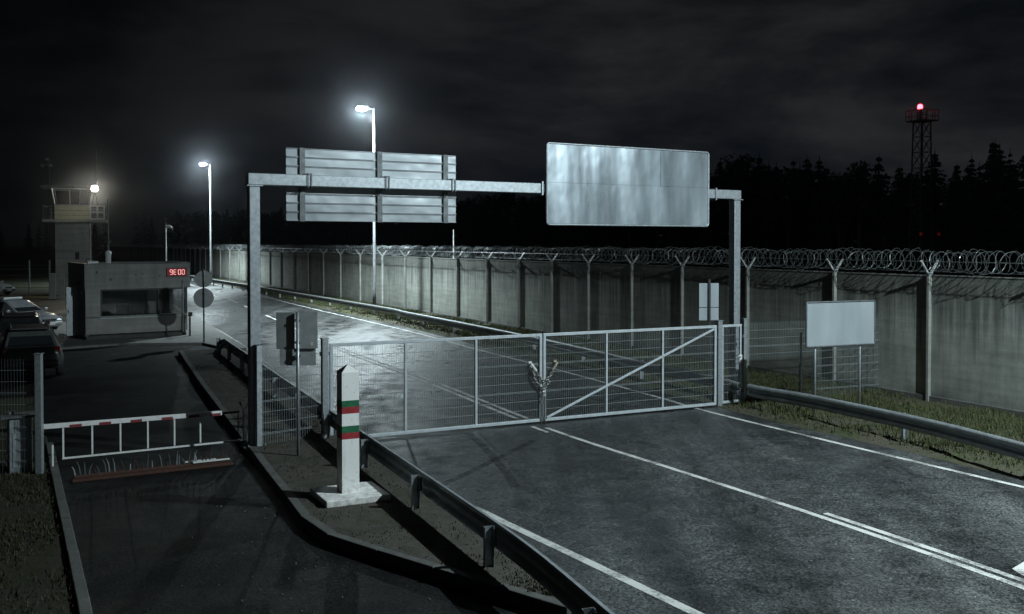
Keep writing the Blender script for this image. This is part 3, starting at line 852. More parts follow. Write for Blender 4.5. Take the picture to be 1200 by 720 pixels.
# end rest for the arm, on the island
q = V((-5.18, 18.95, 0))
t = thing('barrier_rest', 'dark forked barrier rest standing at the foot of the left gantry post', 'barrier rest', (q.x, q.y, kz), ban)
m = MB(); m.box((0, 0, .3), (.06, .06, .6)); m.bar((0, 0, .35), (.28, 0, .0), .04); m.box((0, 0, .01), (.22, .22, .02))
m.build('stand', M['black'], t)
m = MB(); m.bar((0, 0, .58), (-.10, 0, .76), .035); m.bar((0, 0, .58), (.12, 0, .78), .035)
m.build('fork', M['black'], t)

# ------------------------------------------------------------------ spike strip
s0_ = G(84, 566); s1_ = G(272, 545); sd = s1_ - s0_; SLn = sd.length; san = math.atan2(sd.y, sd.x)
t = thing('spike_barrier', 'rusty spike barrier with bent prongs lying across the yard lane', 'spike strip', (s0_.x, s0_.y, 0), san)
m = MB(); m.box((SLn / 2, 0, .035), (SLn, .16, .05)); m.box((SLn / 2, .02, .085), (SLn * .98, .09, .05))
m.build('bed', M['rust'], t, bevel=.01)
MB().box((SLn * .86, -.03, .125), (SLn * .24, .05, .022)).build('white_edge', M['whitesteel'], t)
MB().box((SLn * .80, .10, .12), (SLn * .2, .03, .02)).build('white_edge', M['whitesteel'], t)
rs_ = random.Random(9)
for k in range(34):
    x = .06 + (SLn - .12) * (k + rs_.uniform(-.3, .3)) / 33; h = rs_.uniform(.10, .27); lx = rs_.uniform(-.07, .07); ly_ = rs_.uniform(-.06, .05)
    MB().tube([(x, .02, .10), (x + lx * .3, .02 + ly_ * .4, .10 + h * .6), (x + lx, .02 + ly_, .10 + h)], [.014, .011, .003], 5).build('spike', M['galv'] if rs_.random() < .15 else M['darkgalv'] if rs_.random() < .4 else M['rust'], t)

# ------------------------------------------------------------------ small signs
def disc_sign(label, px, py, ground, discs):
    g = G(px, py); t = thing('traffic_sign', label, 'traffic sign', (g.x, g.y, ground), R(20), 'traffic signs seen from behind')
    top = max(z + r for z, r in discs) + .05
    MB().tube([(0, -.03, -.1), (0, -.03, top)], .03, 10).build('pole', M['black'], t, smooth=True)
    Mx = Matrix.Rotation(R(90), 3, 'X')
    for z, r in discs:
        pl_ = MB().lathe([(r - .012, -.004), (r, 0), (r, .012), (r - .01, .016)], 36, (0, .02, z), Mx).build('sign_plate', M['signback'], t)
        m = MB(); 
        for e in (-.4, .4): m.box((0, -.008, z + r * e), (.12, .03, .04))
        m.build('clamp', M['darkgalv'], pl_)
    return t
disc_sign('two round traffic signs one above the other seen from behind beside the booth', 239, 404, 0, ((2.58, .33), (1.84, .385)))
g = G(349.5, 534, kz); t = thing('traffic_sign', 'grey square sign backs on a thin pole rising behind the mesh panel of the island', 'traffic sign', (g.x, g.y, kz - .01), R(12), 'traffic signs seen from behind')
MB().tube([(0, 0, 0), (0, 0, 2.6)], .03, 10).build('pole', M['galv'], t, smooth=True)
m = MB(); Mz = Matrix.Rotation(R(24), 3, 'Z')
m.box((.19, .045, 2.27), (.33, .03, .68)); 
MB().add(m.v, m.f).build('sign_plate', M['signback'], t, bevel=.01)
MB().box((-.215, .10, 2.26), (.33, .02, .66), R(-11)).build('sign_plate', M['signback'], t, bevel=.008)
MB().box((-.0, .10, 1.78), (.64, .015, .30)).build('lower_plate', M['signback'], t, bevel=.004)
MB().box((.25, .029, 2.02), (.04, .004, .06)).build('sticker', M['cream'], t)
m = MB()
for z in (2.05, 2.45, 1.8): m.box((0, 0.03, z), (.10, .10, .04))
m.build('clamp', M['darkgalv'], t)
q = at(830.5, 440, 27.0); t = thing('traffic_sign', 'pale rectangular sign back with dark post standing behind the right gate post', 'traffic sign', (q.x, q.y, 0), R(8), 'traffic signs seen from behind')
MB().box((0, -.03, 1.5), (.06, .05, 3.0)).build('pole', M['black'], t)
for z, h in ((2.56, .66), (2.04, .34)): MB().box((0, .012, z), (.56, .012, h)).build('sign_plate', M['boardface'], t, bevel=.003)

# white information board
q0 = G(956, 489.5); q1 = V((8.18, 22.95, 0)); d = q1 - V((q0.x, q0.y, 0)); an = math.atan2(d.y, d.x); LB = d.length
t = thing('information_board', 'blank white board on two legs standing on the verge before the wall', 'board', (q0.x, q0.y, 0), an)
for x in (0, LB): MB().tube([(x, .04, -.1), (x, .04, 2.5)], .026, 10).build('leg', M['galv'], t, smooth=True)
MB().box(((LB + .10) / 2, -.01, 2.135), (LB + .66, .006, .99)).build('panel', M['boardface'], t)
lp = [V((x, -.01, z)) for x, z in rrect(-.295, LB + .395, 1.625, 2.645, .04)]
MB().tube(lp, .022, 6, closed=True).build('rim', M['darkgalv'], t, smooth=True)
m = MB()
for z in (1.85, 2.42): m.box((LB / 2 + .05, .012, z), (LB + .5, .02, .04))
m.build('crossbar', M['darkgalv'], t)
q = G(945.5, 489)
t = thing('stake', 'dark thin post behind the left leg of the white board', 'post', (q.x, q.y + .5, 0), 0)
MB().tube([(0, 0, 0), (0, 0, 1.15)], .035, 8).build('shaft', M['black'], t); MB().tube([(0, 0, 1.15), (0, 0, 1.9)], .028, 8).build('sleeve', M['galv'], t)

# bollard beside the booth
q = G(222.5, 394, .1); t = thing('intercom_post', 'short dark post with a box head beside the booth corner', 'post', (q.x, q.y, .1), R(20))
MB().box((0, 0, .42), (.09, .09, .84)).build('shaft', M['darkgalv'], t, bevel=.008); MB().box((.02, -.02, .92), (.17, .14, .17)).build('head', M['black'], t, bevel=.012)

# ------------------------------------------------------------------ guard booth
t = thing('guard_booth', 'flat-roofed grey guard booth with a wide dark window and red clock', 'booth', (BA.x, BA.y, .1), bang)
LBo, DBo = 4.05, 3.1; wz0, wz1, rt = .86, 2.02, 3.04
th = .16
m = MB()   # walls: front below window, front pier left, back, left side, right side below
m.box((LBo / 2, th / 2, (wz0 + .14) / 2 + .07), (LBo, th, wz0 - .14)); m.box((.28, th / 2, (wz0 + wz1) / 2 + .001), (.56, th, wz1 - wz0))
m.box((th / 2, DBo / 2 + th / 2, wz1 / 2 + .07), (th, DBo - th, wz1 - .14)); m.box((LBo / 2 + th / 2, DBo - th / 2, wz1 / 2 + .07), (LBo - th, th, wz1 - .14))
m.box((LBo - th / 2, DBo / 2, wz0 / 2 + .07), (th, DBo - 2 * th - .002, wz0 - .14)); m.box((LBo - th / 2, DBo * .82, (wz0 + wz1) / 2), (th, DBo * .3, wz1 - wz0))
wl = m.build('wall', M['booth'], t)
MB().box((LBo / 2 - .01, DBo / 2, .07), (LBo - .06, DBo - .06, .14)).build('plinth', M['kerb'], t)
m = MB()
m.box((LBo / 2 + .03, -.0, (wz1 + rt) / 2 + .002), (LBo + .14, .12, rt - wz1)); m.box((LBo / 2 + .03, DBo, (wz1 + rt) / 2 + .002), (LBo + .14, .12, rt - wz1))
for x in (.02, LBo + .04): m.box((x, DBo / 2, (wz1 + rt) / 2 + .002), (.12, DBo - .124, rt - wz1))
m.build('fascia', M['fascia'], t)
rf = MB().box((LBo / 2 + .03, DBo / 2, wz1 + .12), (LBo, DBo - .15, .14)).build('roof', M['fascia'], t)
m = MB()
m.box((LBo / 2 + .03, -.0, rt + .022), (LBo + .2, .17, .036)); m.box((LBo / 2 + .03, DBo, rt + .022), (LBo + .2, .17, .036))
for x in (.02, LBo + .04): m.box((x, DBo / 2, rt + .022), (.17, DBo - .174, .036))
m.build('roof_edging', M['darkframe'], t)
wf = MB(); x0, x1 = .56, LBo
wf.box(((x0 + x1) / 2, .06, wz0 + .03), (x1 - x0, .10, .06)); wf.box(((x0 + x1) / 2, .06, wz1 - .03), (x1 - x0, .10, .06))
for x in (x0 + .03, x0 + (x1 - x0) * .66, x1 - .05): wf.box((x, .06, (wz0 + wz1) / 2), (.06 if x < x1 - .1 else .10, .099, wz1 - wz0 - .121))
wfo = wf.build('window', M['darkframe'], t)
MB().box(((x0 + x1) / 2, .07, (wz0 + wz1) / 2), (x1 - x0 - .05, .008, wz1 - wz0 - .1)).build('pane', M['glass'], wfo)
ws = MB(); ws.box((LBo - .06, DBo * .34, (wz0 + wz1) / 2), (.008, DBo * .62, wz1 - wz0)).build('side_pane', M['glass'], wfo)
# inside: floor, desk, monitor, chair, paper
m = MB(); m.box((LBo / 2, DBo / 2, .16), (LBo - .36, DBo - .36, .03)); m.build('floor', M['interior'], t)
m = MB(); m.box((2.3, .62, .80), (3.0, .7, .04)); 
for x in (.95, 3.6): m.box((x, .62, .47), (.04, .6, .6))
m.build('desk', M['interior'], t)
m = MB(); m.box((2.05, .55, 1.12), (.55, .05, .36)); m.box((2.05, .58, .9), (.08, .06, .18)); m.build('monitor', M['black'], t)
m = MB(); m.box((1.75, 1.35, .95), (.5, .1, .7)); m.box((1.75, 1.15, .58), (.5, .5, .1)); m.box((1.75, 1.15, .35), (.08, .08, .36)); m.build('chair', M['black'], t)
MB().box((3.2, .42, .835), (.35, .22, .02), .2).build('paper', M['whitesteel'], t)
MB().box((3.35, 2.75, 1.35), (.5, .25, 1.1)).build('cupboard', M['whitesteel'], t)
# clock
ck = MB().box((LBo * .885, -.09, rt - .36), (.84, .07, .36)).build('clock_display', M['black'], t)
MB().box((LBo * .885, -.127, rt - .36), (.80, .006, .31)).build('display_panel', M['ledback'], ck)
segs = {'a': ((.0, .1), (.085, .02)), 'g': ((0, 0), (.085, .02)), 'd': ((0, -.1), (.085, .02)), 'f': ((-.05, .05), (.022, .085)), 'b': ((.05, .05), (.022, .085)), 'e': ((-.05, -.05), (.022, .085)), 'c': ((.05, -.05), (.022, .085))}
chars = {'9': 'abcdfg', 'E': 'adefg', '0': 'abcdef'}
m = MB(); xx = LBo * .885 - .235
for chx in '9E:00':
    if chx == ':':
        for e in (-.045, .045): m.box((xx - .025, -.133, rt - .36 + e), (.022, .006, .022))
        xx += .03; continue
    for sg in chars[chx]:
        (cx, cz), (sx, sz) = segs[sg]; m.box((xx + cx, -.133, rt - .36 + cz), (sx, .006, sz))
    xx += .155
m.build('digits', M['led'], ck)
m = MB()
for x, z in ((.42, 2.72), (.95, 2.42), (2.2, 2.62), (2.9, 2.55)):
    m.box((x, -.066, z), (.05 + .02 * (x < 1), .012, .10 if x < 1 else .05))
m.build('vent', M['black'], t)
# side fittings
m = MB(); m.box((-.1, .9, 2.25), (.16, .22, .12)); m.bar((0, .9, 2.25), (-.25, .9, 2.3), .04); m.build('side_lamp', M['black'], t)
MB().box((-.02, .62, 1.9), (.03, .1, .2)).build('notice', M['whitesteel'], t)
dr = MB().box((-.26, 1.2, 1.10), (.46, .05, 2.0)).build('door', M['galv'], t, bevel=.006)
MB().box((-.42, 1.16, 1.1), (.03, .06, .14)).build('handle', M['black'], dr)
MB().tube([(LBo - .22, -.10, .15), (LBo - .22, -.10, wz1 + .05), (LBo - .22, -.075, wz1 + .3)], .035, 8).build('downpipe', M['galv'], t, smooth=True)
MB().box(((x0 + x1) / 2, -.035, wz0 - .02), (x1 - x0 + .06, .10, .035)).build('sill', M['galv'], t)
# roof clutter
def BW(a, b, z=0): q = BP(a, b); return (q[0], q[1], z)
t = thing('vent_pipe', 'stubby pale vent pipe standing on the booth roof', 'pipe', BW(1.35, 2.1, 2.33), 0)
MB().lathe([(.11, 0), (.11, 1.15), (.13, 1.17), (.13, 1.3), (.02, 1.36)], 14).build('pipe', M['whitesteel'], t, smooth=True)
t = thing('roof_unit', 'small pale box unit on the left of the booth roof', 'roof unit', BW(.75, 2.3, 2.33), bang)
MB().box((0, 0, .45), (.45, .35, .9)).build('case', M['galv'], t, bevel=.02); MB().tube([(-.3, -.2, .8), (-.25, -.2, 1.0), (0, -.2, 1.02)], .03, 6).build('duct', M['darkgalv'], t)
p_ = at(194.5, 300, 46.0)
t = thing('camera_pole', 'slim pole carrying a curved white camera behind the booth', 'camera pole', (p_.x, p_.y, 0), 0)
MB().tube([(0, 0, 0), (0, 0, 4.85)], .028, 10).build('pole', M['whitesteel'], t, smooth=True)
hd = MB().tube([(0, 0, 4.75), (.12, 0, 4.80), (.24, 0, 4.74), (.28, 0, 4.66)], [.04, .065, .065, .045], 10).build('camera_head', M['whitesteel'], t, smooth=True)
MB().tube([(.27, 0, 4.68), (.30, 0, 4.60)], .05, 10).build('lens', M['black'], hd)
p_ = at(127, 300, 62.0)
t = thing('antenna_mast', 'thin bare mast rising between the watchtower and the booth', 'mast', (p_.x, p_.y, 0), 0)
MB().tube([(0, 0, 0), (0, 0, 4.2), (0, 0, 6.75)], [.06, .05, .025], 8).build('pole', M['darkgalv'], t); MB().box((.1, 0, 4.1), (.2, .1, .15)).build('box', M['darkgalv'], t)
q = WA + WD * (wall_s(506) + .2) - WN * 1.4
t = thing('antenna_mast', 'short white whip mast poking up behind the razor wire', 'mast', (q.x, q.y, 0), 0)
MB().tube([(0, 0, 0), (0, 0, 3.2), (0, 0, 4.75)], [.05, .045, .03], 8).build('pole', M['whitesteel'], t); MB().box((0, 0, .05), (.3, .3, .1)).build('foot', M['kerb'], t)

# ------------------------------------------------------------------ street lamps
def street_lamp(label, x, y, h, head_dir, power, spread=147, glow=1500, arm=.55):
    t = thing('street_lamp', label, 'street lamp', (x, y, 0), head_dir, 'street lamps along the wall')
    MB().tube([(0, 0, -.1), (0, 0, 1.4), (0, 0, 1.42), (0, 0, h)], [.10, .10, .085, .05], 12).build('pole', M['polesteel'], t, smooth=True)
    MB().box((0, -.1, .9), (.11, .02, .4)).build('hatch', M['darkgalv'], t)
    MB().tube([(0, 0, h - .08), (arm * .7, 0, h - .02)], .035, 8).build('arm', M['galv'], t, smooth=True)
    hd = MB().box((arm + .1, 0, h + .03), (.75, .34, .12), taper=.8).build('lamp_head', M['galv'], t, bevel=.03)
    ln = MB().lathe([(.02, -.17), (.10, -.155), (.27, -.11), (.31, 0)], 18, (arm + .12, 0, h - .03)).build('lens', M['lamp'], hd, smooth=True)
    light('street_light', 'SPOT', (arm + .12, 0, h - .26), power, LAMPC, .11, R(spread), .75 if spread < 165 else .2, parent=t)
    light('lens_glow', 'POINT', (arm + .12, 0, h - .24), glow, LAMPC, .10, parent=t)
    return t
hdir = math.atan2(-.447, -.894)
LP = 21000
LD = math.atan2(-.25, -1)
street_lamp('tall street lamp whose glare rises above the gantry sign backs', -7.72, 55, 11.55, LD, LP)
street_lamp('more distant street lamp above the end of the concrete wall', -30.1, 98, 11.9, LD, LP)
street_lamp('near street lamp standing between the guard rail and wall', 13.5, 12.1, 11.6, LD, 13500, 174, 300, .7)

# ------------------------------------------------------------------ watchtower
TX, TY = -34.4, 77.0
t = thing('watchtower', 'square concrete watchtower with railed balcony and glaring floodlight', 'watchtower', (TX, TY, 0), R(21))
sw = 2.45
m = MB()
for z0_, z1_ in ((-.1, 1.5), (1.52, 3.38), (3.40, 5.6)): m.box((0, 0, (z0_ + z1_) / 2), (sw, sw, z1_ - z0_))
m.build('shaft', M['tower'], t, bevel=.02)
MB().box((.32, -sw / 2 - .01, 3.0), (.3, .05, .55)).build('slit_window', M['black'], t)
MB().box((.2, 0, 5.70), (4.5, 4.3, .18)).build('balcony_floor', M['tower'], t)
m = MB(); m.box((0, 0, 6.36), (2.5, 2.5, 1.08)); cb = m.build('cabin_wall', M['cream'], t, bevel=.02)
m = MB()
for z in (6.15, 6.5): m.box((0, -1.255, z), (2.5, .02, .025))
m.build('cladding_joint', M['darkgalv'], cb)
zb, ztp = 6.9, 8.2
def fl(x, y, z): k = 1 + .17 * (z - zb) / (ztp - zb); return V((x * k, y * k, z))
m = MB(); hw = 1.22
for x, y in ((-hw, -hw), (hw, -hw), (hw, hw), (-hw, hw)): m.bar(fl(x, y, zb), fl(x, y, ztp), .1)
for f_ in (-.12, .42):
    m.bar(fl(f_ * hw * 2 * .5, -hw, zb), fl(f_ * hw, -hw, ztp), .06)
    m.bar(fl(hw, f_ * hw, zb), fl(hw, f_ * hw, ztp), .06)
for z in (zb + .03, ztp - .03):
    q4 = [fl(x, y, z) for x, y in ((-hw, -hw), (hw, -hw), (hw, hw), (-hw, hw))]
    for a, b in zip(q4, q4[1:] + q4[:1]): m.bar(a, b, .08)
wn = m.build('window', M['galv'], t)
q4a = [fl(x * .98, y * .98, zb) for x, y in ((-hw, -hw), (hw, -hw), (hw, hw), (-hw, hw))]; q4b = [fl(x * .98, y * .98, ztp) for x, y in ((-hw, -hw), (hw, -hw), (hw, hw), (-hw, hw))]
MB().add(q4a + q4b, [(0, 1, 5, 4), (1, 2, 6, 5), (2, 3, 7, 6), (3, 0, 4, 7)]).build('pane', M['glass'], wn)
MB().box((-.2, 0, 8.32), (4.0, 3.6, .16)).build('roof', M['darkgalv'], t, bevel=.02)
m = MB()
rx0, rx1, ry0, ry1 = -2.0, 2.35, -2.05, 2.05
for z in (6.25, 6.85):
    for a, b in (((rx0, ry0), (rx0, ry1)), ((rx0, ry1), (rx1, ry1)), ((rx1, ry1), (rx1, ry0))): m.tube([(a[0], a[1], z), (b[0], b[1], z)], .03, 6)
    m.tube([(rx0, ry0, z), (-1.4, ry0, z)], .03, 6); m.tube([(1.3, ry0, z), (rx1, ry0, z)], .03, 6)
for x, y in ((rx0, ry0), (rx0, ry1), (rx1, ry1), (rx1, ry0), (rx0, 0), (rx1, 0), (-1.4, ry0)): m.tube([(x, y, 5.78), (x, y, 6.88)], .035, 6)
m.build('railing', M['darkgalv'], t)
m = MB()
for x in (1.32, 1.82, 2.3): m.box((x, ry0 - .04, 6.36), (.12, .05, 1.1))
for z in (5.86, 6.36, 6.86): m.box((1.81, ry0 - .041, z), (.87, .05, .12))
m.build('lit_railing_corner', M['whitesteel'], t)  # railing corner under the floodlight, its brightness put in as white colour
m = MB(); m.tube([(1.42, -1.9, 6.9), (1.62, -1.9, 7.95)], .03, 6); m.tube([(1.86, -1.9, 6.9), (1.66, -1.9, 7.95)], .03, 6); m.box((1.64, -1.9, 8.2), (.5, .25, .45))
fb = m.build('floodlight', M['darkgalv'], t)
Mx = Matrix.Rotation(R(98), 3, 'X')
MB().lathe([(.22, 0), (.20, .06), (.1, .1), (.02, .11)], 16, (1.64, -2.03, 8.2), Mx).build('lens', M['flood'], fb, smooth=True)
light('flood_lamp', 'SPOT', (1.64, -2.35, 8.15), 800, (1.0, .95, .75), .15, R(108), .6, direction=(-.6, -.9, -.8), parent=t)
light('flood_spill', 'POINT', (1.66, -2.30, 7.78), 12, (1.0, .93, .66), .08, parent=t)
MB().tube([(1.7, .3, 8.3), (1.7, .3, 11.4)], [.035, .015], 6).build('antenna', M['galv'], t)
m = MB(); m.tube([(-1.7, 0, 8.3), (-1.7, 0, 10.4)], .035, 6); m.box((-1.95, 0, 10.1), (.5, .06, .06)); m.box((-1.55, -.1, 10.02), (.25, .3, .2)); m.box((-2.15, -.1, 10.0), (.2, .3, .18)); m.box((-1.8, 0, 10.5), (.25, .2, .2))
mb_ = m.build('camera_mast', M['darkgalv'], t)
MB().box((-1.55, -.27, 10.02), (.10, .03, .10)).build('camera_window', M['whitesteel'], mb_)
m = MB()
for x in (.95, 1.05): m.tube([(x + .3, -1.3, 0), (x + .3, -1.3, 5.6)], .02, 5)
m.build('cable', M['darkgalv'], t)

# far fence left of the tower
t = thing('wire_fence', 'low wire fence with pale posts on the grass left of the watchtower', 'fence', (-44, 79, 0), R(3))
for k, (x, h) in enumerate(((-4.2, 2.2), (2.0, 2.5), (5.0, 2.6), (6.6, 2.6), (8.2, 2.7))):
    MB().tube([(x, 0, 0), (x, 0, h)], .06, 6).build('post', M['galv'], t)
m = MB()
for z in (.4, .9, 1.4, 1.9, 2.2): m.tube([(-12, 0, z), (8.2, 0, z)], .018, 4)
m.build('wires', M['wire'], t)
m = MB(); 
q = at(61.5, 330, 70)
t = thing('board_pair', 'two upright pale boards standing at the foot of the watchtower', 'boards', (q.x, q.y, 0), 0)
MB().box((0, 0, .9), (.45, .08, 1.9)).build('board', M['tower'], t); MB().box((.6, .1, .9), (.4, .08, 1.9)).build('board', M['tower'], t)

# ------------------------------------------------------------------ cars
def car_paint(name, c, rough=.3, metal=.3):
    m, nt, bs = newmat(name); v = coords(nt)
    nt.links.new(mix(nt, ramp(nt, noise(nt, v, 3, 4), [(.35, 0.0), (.65, 1.0)]), tuple(x * .85 for x in c), c), bs.inputs['Base Color'])
    nt.links.new(ramp(nt, noise(nt, v, 6, 4), [(.3, rough - .06), (.7, rough + .12)]), bs.inputs['Roughness']); bs.inputs['Metallic'].default_value = metal
    bs.inputs['Coat Weight'].default_value = .5; bs.inputs['Coat Roughness'].default_value = .1; return m
M['p_silver'] = car_paint('silver_car_paint', (.34, .36, .38)); M['p_dark'] = car_paint('black_car_paint', (.035, .038, .04)); M['p_grey'] = car_paint('graphite_car_paint', (.10, .108, .11)); M['p_white'] = car_paint('white_car_paint', (.62, .64, .63), .4, 0)
M['redlens'] = simple('red_lens', (.10, .008, .008), (.14, .012, .012), .3, 0, 10, .05, 0)
M['clearlens'] = simple('clear_lens', (.5, .52, .54), (.62, .64, .66), .2, .2, 10, .05, 0)
M['rim'] = simple('alloy_rim', (.25, .26, .27), (.34, .35, .36), .4, .8, 10, .1, 0)
def car(label, loc, rz, paint, estate=False, lightbar=False):
    t = thing('parked_car', label, 'car', loc, rz, 'cars parked in the yard')
    # stations along x (front = +x): x, half width, belt height, lower height
    st = [(-2.2, .72, .80, .42), (-2.12, .82, .92, .30), (-1.7, .87, .97, .24), (-.9, .89, .96, .22), (.3, .89, .94, .22), (1.0, .88, .92, .22), (1.55, .86, .84, .24), (1.98, .80, .72, .27), (2.16, .68, .60, .34)]
    vs = []; fs_ = []; n = 10
    for x, w_, zt_, zb_ in st:
        pf = [(-.86, 0), (-1.0, .22), (-1.02, .55), (-.96, .86), (-.80, 1.0), (.80, 1.0), (.96, .86), (1.02, .55), (1.0, .22), (.86, 0)]
        for a, b in pf: vs.append((x, a * w_, zb_ + (zt_ - zb_) * b))
    for i in range(len(st) - 1):
        for k in range(n): k2 = (k + 1) % n; fs_.append((i * n + k, i * n + k2, (i + 1) * n + k2, (i + 1) * n + k))
    fs_.append(tuple(range(n))); fs_.append(tuple((len(st) - 1) * n + k for k in range(n)))
    body = MB().add(vs, fs_).build('body', paint, t, smooth=True, bevel=.03)
    # greenhouse
    if estate: gh = [(-2.08, .92, .70), (-1.78, 1.42, .58), (-1.2, 1.47, .60), (.15, 1.46, .60), (.95, .93, .72)]
    else: gh = [(-1.95, .95, .66), (-1.0, 1.38, .56), (-.5, 1.43, .58), (.1, 1.42, .58), (1.0, .93, .72)]
    vs = []; fs_ = []
    for x, z, w_ in gh:
        wb = .74
        vs += [(x, -wb - .05 if 0 < gh.index((x, z, w_)) < 4 else -w_, .93), (x, -w_, z - .03 if z > 1 else .935), (x, -w_ * .86, z), (x, w_ * .86, z), (x, w_, z - .03 if z > 1 else .935), (x, wb + .05 if 0 < gh.index((x, z, w_)) < 4 else w_, .93)]
    for i in range(4):
        for k in range(5): a = i * 6 + k; fs_.append((a, a + 1, a + 7, a + 6))
    cabn = MB().add(vs, fs_).build('roof', paint, t, smooth=False)
    # windows, set just proud of the cabin shell
    def quad(p4, nm):
        p4 = [V(p) for p in p4]; c = sum(p4, V()) / 4; nrm = (p4[1] - p4[0]).cross(p4[3] - p4[0]).normalized()
        q = [c + (p - c) * .88 for p in p4]
        if nrm.dot(c - V((0, 0, .9))) < 0: nrm = -nrm
        MB().add([p + nrm * .008 for p in q] + [p - nrm * .004 for p in q], [(0, 1, 2, 3), (7, 6, 5, 4), (0, 4, 5, 1), (1, 5, 6, 2), (2, 6, 7, 3), (3, 7, 4, 0)]).build(nm, M['carglass'], t)
    def gv_(i, k): return vs[i * 6 + k]
    quad((gv_(3, 1), gv_(3, 4), gv_(4, 4), gv_(4, 1)), 'windscreen')
    quad((gv_(1, 1), gv_(1, 4), gv_(0, 4), gv_(0, 1)), 'rear_window')
    for k0, k1 in ((0, 1), (5, 4)):
        quad((gv_(1, k0), gv_(2, k0), gv_(2, k1), gv_(1, k1)), 'side_window'); quad((gv_(2, k0), gv_(3, k0), gv_(3, k1), gv_(2, k1)), 'side_window')
    Mw = Matrix.Rotation(R(90), 3, 'X')
    for x in (-1.38, 1.36):
        for sg in (-1, 1):
            wh = MB().lathe([(.20, -.10), (.30, -.105), (.325, -.06), (.325, .06), (.30, .105), (.20, .10)], 22, (x, sg * .80, .325), Mw).build('wheel', M['rubber'], t, smooth=True)
            MB().lathe([(.03, -.02), (.19, -.03), (.20, .03), (.03, .02)], 16, (x, sg * .88, .325), Mw).build('rim', M['rim'], wh)
    for sg in (-1, 1):
        MB().box((2.0, sg * .60, .66), (.16, .30, .13), sg * -.35).build('headlight', M['clearlens'], t, bevel=.03)
        MB().box((-2.12, sg * .68, .80), (.08, .20, .26 if estate else .16), sg * .2).build('taillight', M['redlens'], t, bevel=.02)
        MB().box((.75, sg * .99, 1.0), (.12, .18, .12)).build('mirror', paint, t, bevel=.03)
        m = MB()
        for x in (-.15, -.95): m.box((x, sg * .905, .82), (.16, .02, .03))
        m.build('door_handle', M['rim'], t)
    MB().box((2.12, 0, .42), (.14, 1.34, .16)).build('bumper', M['black'] if not lightbar else paint, t, bevel=.04)
    MB().box((-2.19, 0, .46), (.14, 1.5, .18)).build('bumper', paint, t, bevel=.04)
    MB().box((2.145, 0, .60), (.08, .7, .08)).build('grille', M['black'], t)
    MB().box((2.205, 0, .42), (.02, .5, .11)).build('number_plate', M['whitesteel'], t); MB().box((-2.235, 0, .62), (.05, .44, .10)).build('number_plate', M['signback'], t)
    if estate: MB().box((-1.85, 0, 1.475), (.34, 1.06, .03)).build('spoiler', paint, t)
    if estate:
        for sg in (-1, 1): MB().tube([(-1.6, sg * .52, 1.47), (-1.5, sg * .52, 1.52), (-.1, sg * .52, 1.51), (0, sg * .52, 1.46)], .014, 6).build('roof_rack', M['rim'], t)
    if lightbar:
        m = MB(); m.box((-.25, 0, 1.50), (.26, 1.0, .11)); m.build('light_bar', M['clearlens'], t, bevel=.03)
    return t
p_ = G(18, 389); car('silver saloon car with a roof light bar parked furthest back', (p_.x, p_.y, .004), R(-24), M['p_silver'], False, True)
p_ = G(22, 415); car('black estate car parked between the silver car and the nearest car', (p_.x - .2, p_.y + .4, .004), R(118), M['p_dark'], True)
p_ = V((-15.1, 30.6, 0)); car('dark grey estate car parked nearest to the mesh fence', (p_.x, p_.y, .004), R(118), M['p_grey'], True)
p_ = G(-12, 346); car('white car at the left edge standing on the grass by the far fence', (p_.x - .4, p_.y, .004), R(-12), M['p_white'], True)

# ------------------------------------------------------------------ radio mast with red beacon
mq = at(1079, 300, 80)
t = thing('radio_mast', 'dark lattice mast with a railed top and glowing red beacon above the trees', 'mast', (mq.x, mq.y, 0), R(20))
H = 13.9; hw0, hw1 = .66, .46
for sx in (-1, 1):
    for sy in (-1, 1): MB().bar((sx * hw0, sy * hw0, 0), (sx * hw1, sy * hw1, H), .085).build('leg', M['mast'], t)
m = MB(); nb = 11
for k in range(nb):
    za, zb2 = H * k / nb, H * (k + 1) / nb; wa = hw0 + (hw1 - hw0) * k / nb; wb = hw0 + (hw1 - hw0) * (k + 1) / nb
    for (a, b) in (((-1, -1), (1, -1)), ((1, -1), (1, 1)), ((1, 1), (-1, 1)), ((-1, 1), (-1, -1))):
        m.bar((a[0] * wa, a[1] * wa, za), (b[0] * wb, b[1] * wb, zb2), .035); m.bar((b[0] * wa, b[1] * wa, za), (a[0] * wb, a[1] * wb, zb2), .035); m.bar((a[0] * wb, a[1] * wb, zb2), (b[0] * wb, b[1] * wb, zb2), .045)
m.build('bracing', M['mast'], t)
MB().tube([(0, 0, 0), (0, 0, H)], .07, 8).build('ladder_core', M['mast'], t)
MB().box((0, 0, H), (1.7, 1.7, .10)).build('platform', M['mast'], t)
m = MB()
for z in (.4, .85):
    for a, b in (((-.86, -.86), (.86, -.86)), ((.86, -.86), (.86, .86)), ((.86, .86), (-.86, .86)), ((-.86, .86), (-.86, -.86))): m.bar((a[0], a[1], H + z), (b[0], b[1], H + z), .045)
for x in (-.86, -.29, .29, .86):
    for y in (-.86, .86): m.bar((x, y, H), (x, y, H + .87), .045)
for y in (-.5, .5):
    for x in (-.86, .86): m.bar((x, y, H), (x, y, H + .87), .045)
m.build('railing', M['mast'], t)
bc = MB().tube([(-.2, 0, H), (-.2, 0, H + .95)], .07, 8).build('beacon_stand', M['mast'], t)
MB().lathe([(.13, 0), (.2, .08), (.2, .3), (.11, .40), (.03, .42)], 14, (-.2, 0, H + .95)).build('beacon', M['beacon'], bc, smooth=True)
light('beacon_light', 'POINT', (-.2, -.5, H + 1.2), 3, (1.0, .05, .06), .1, parent=t)
m = MB()
for x in (-.9, .9): m.lathe([(.1, 0), (.14, .1), (.1, .25)], 8, (x, -1.0, 4.6))
m.build('marker_lamp', M['beacon2'], t)

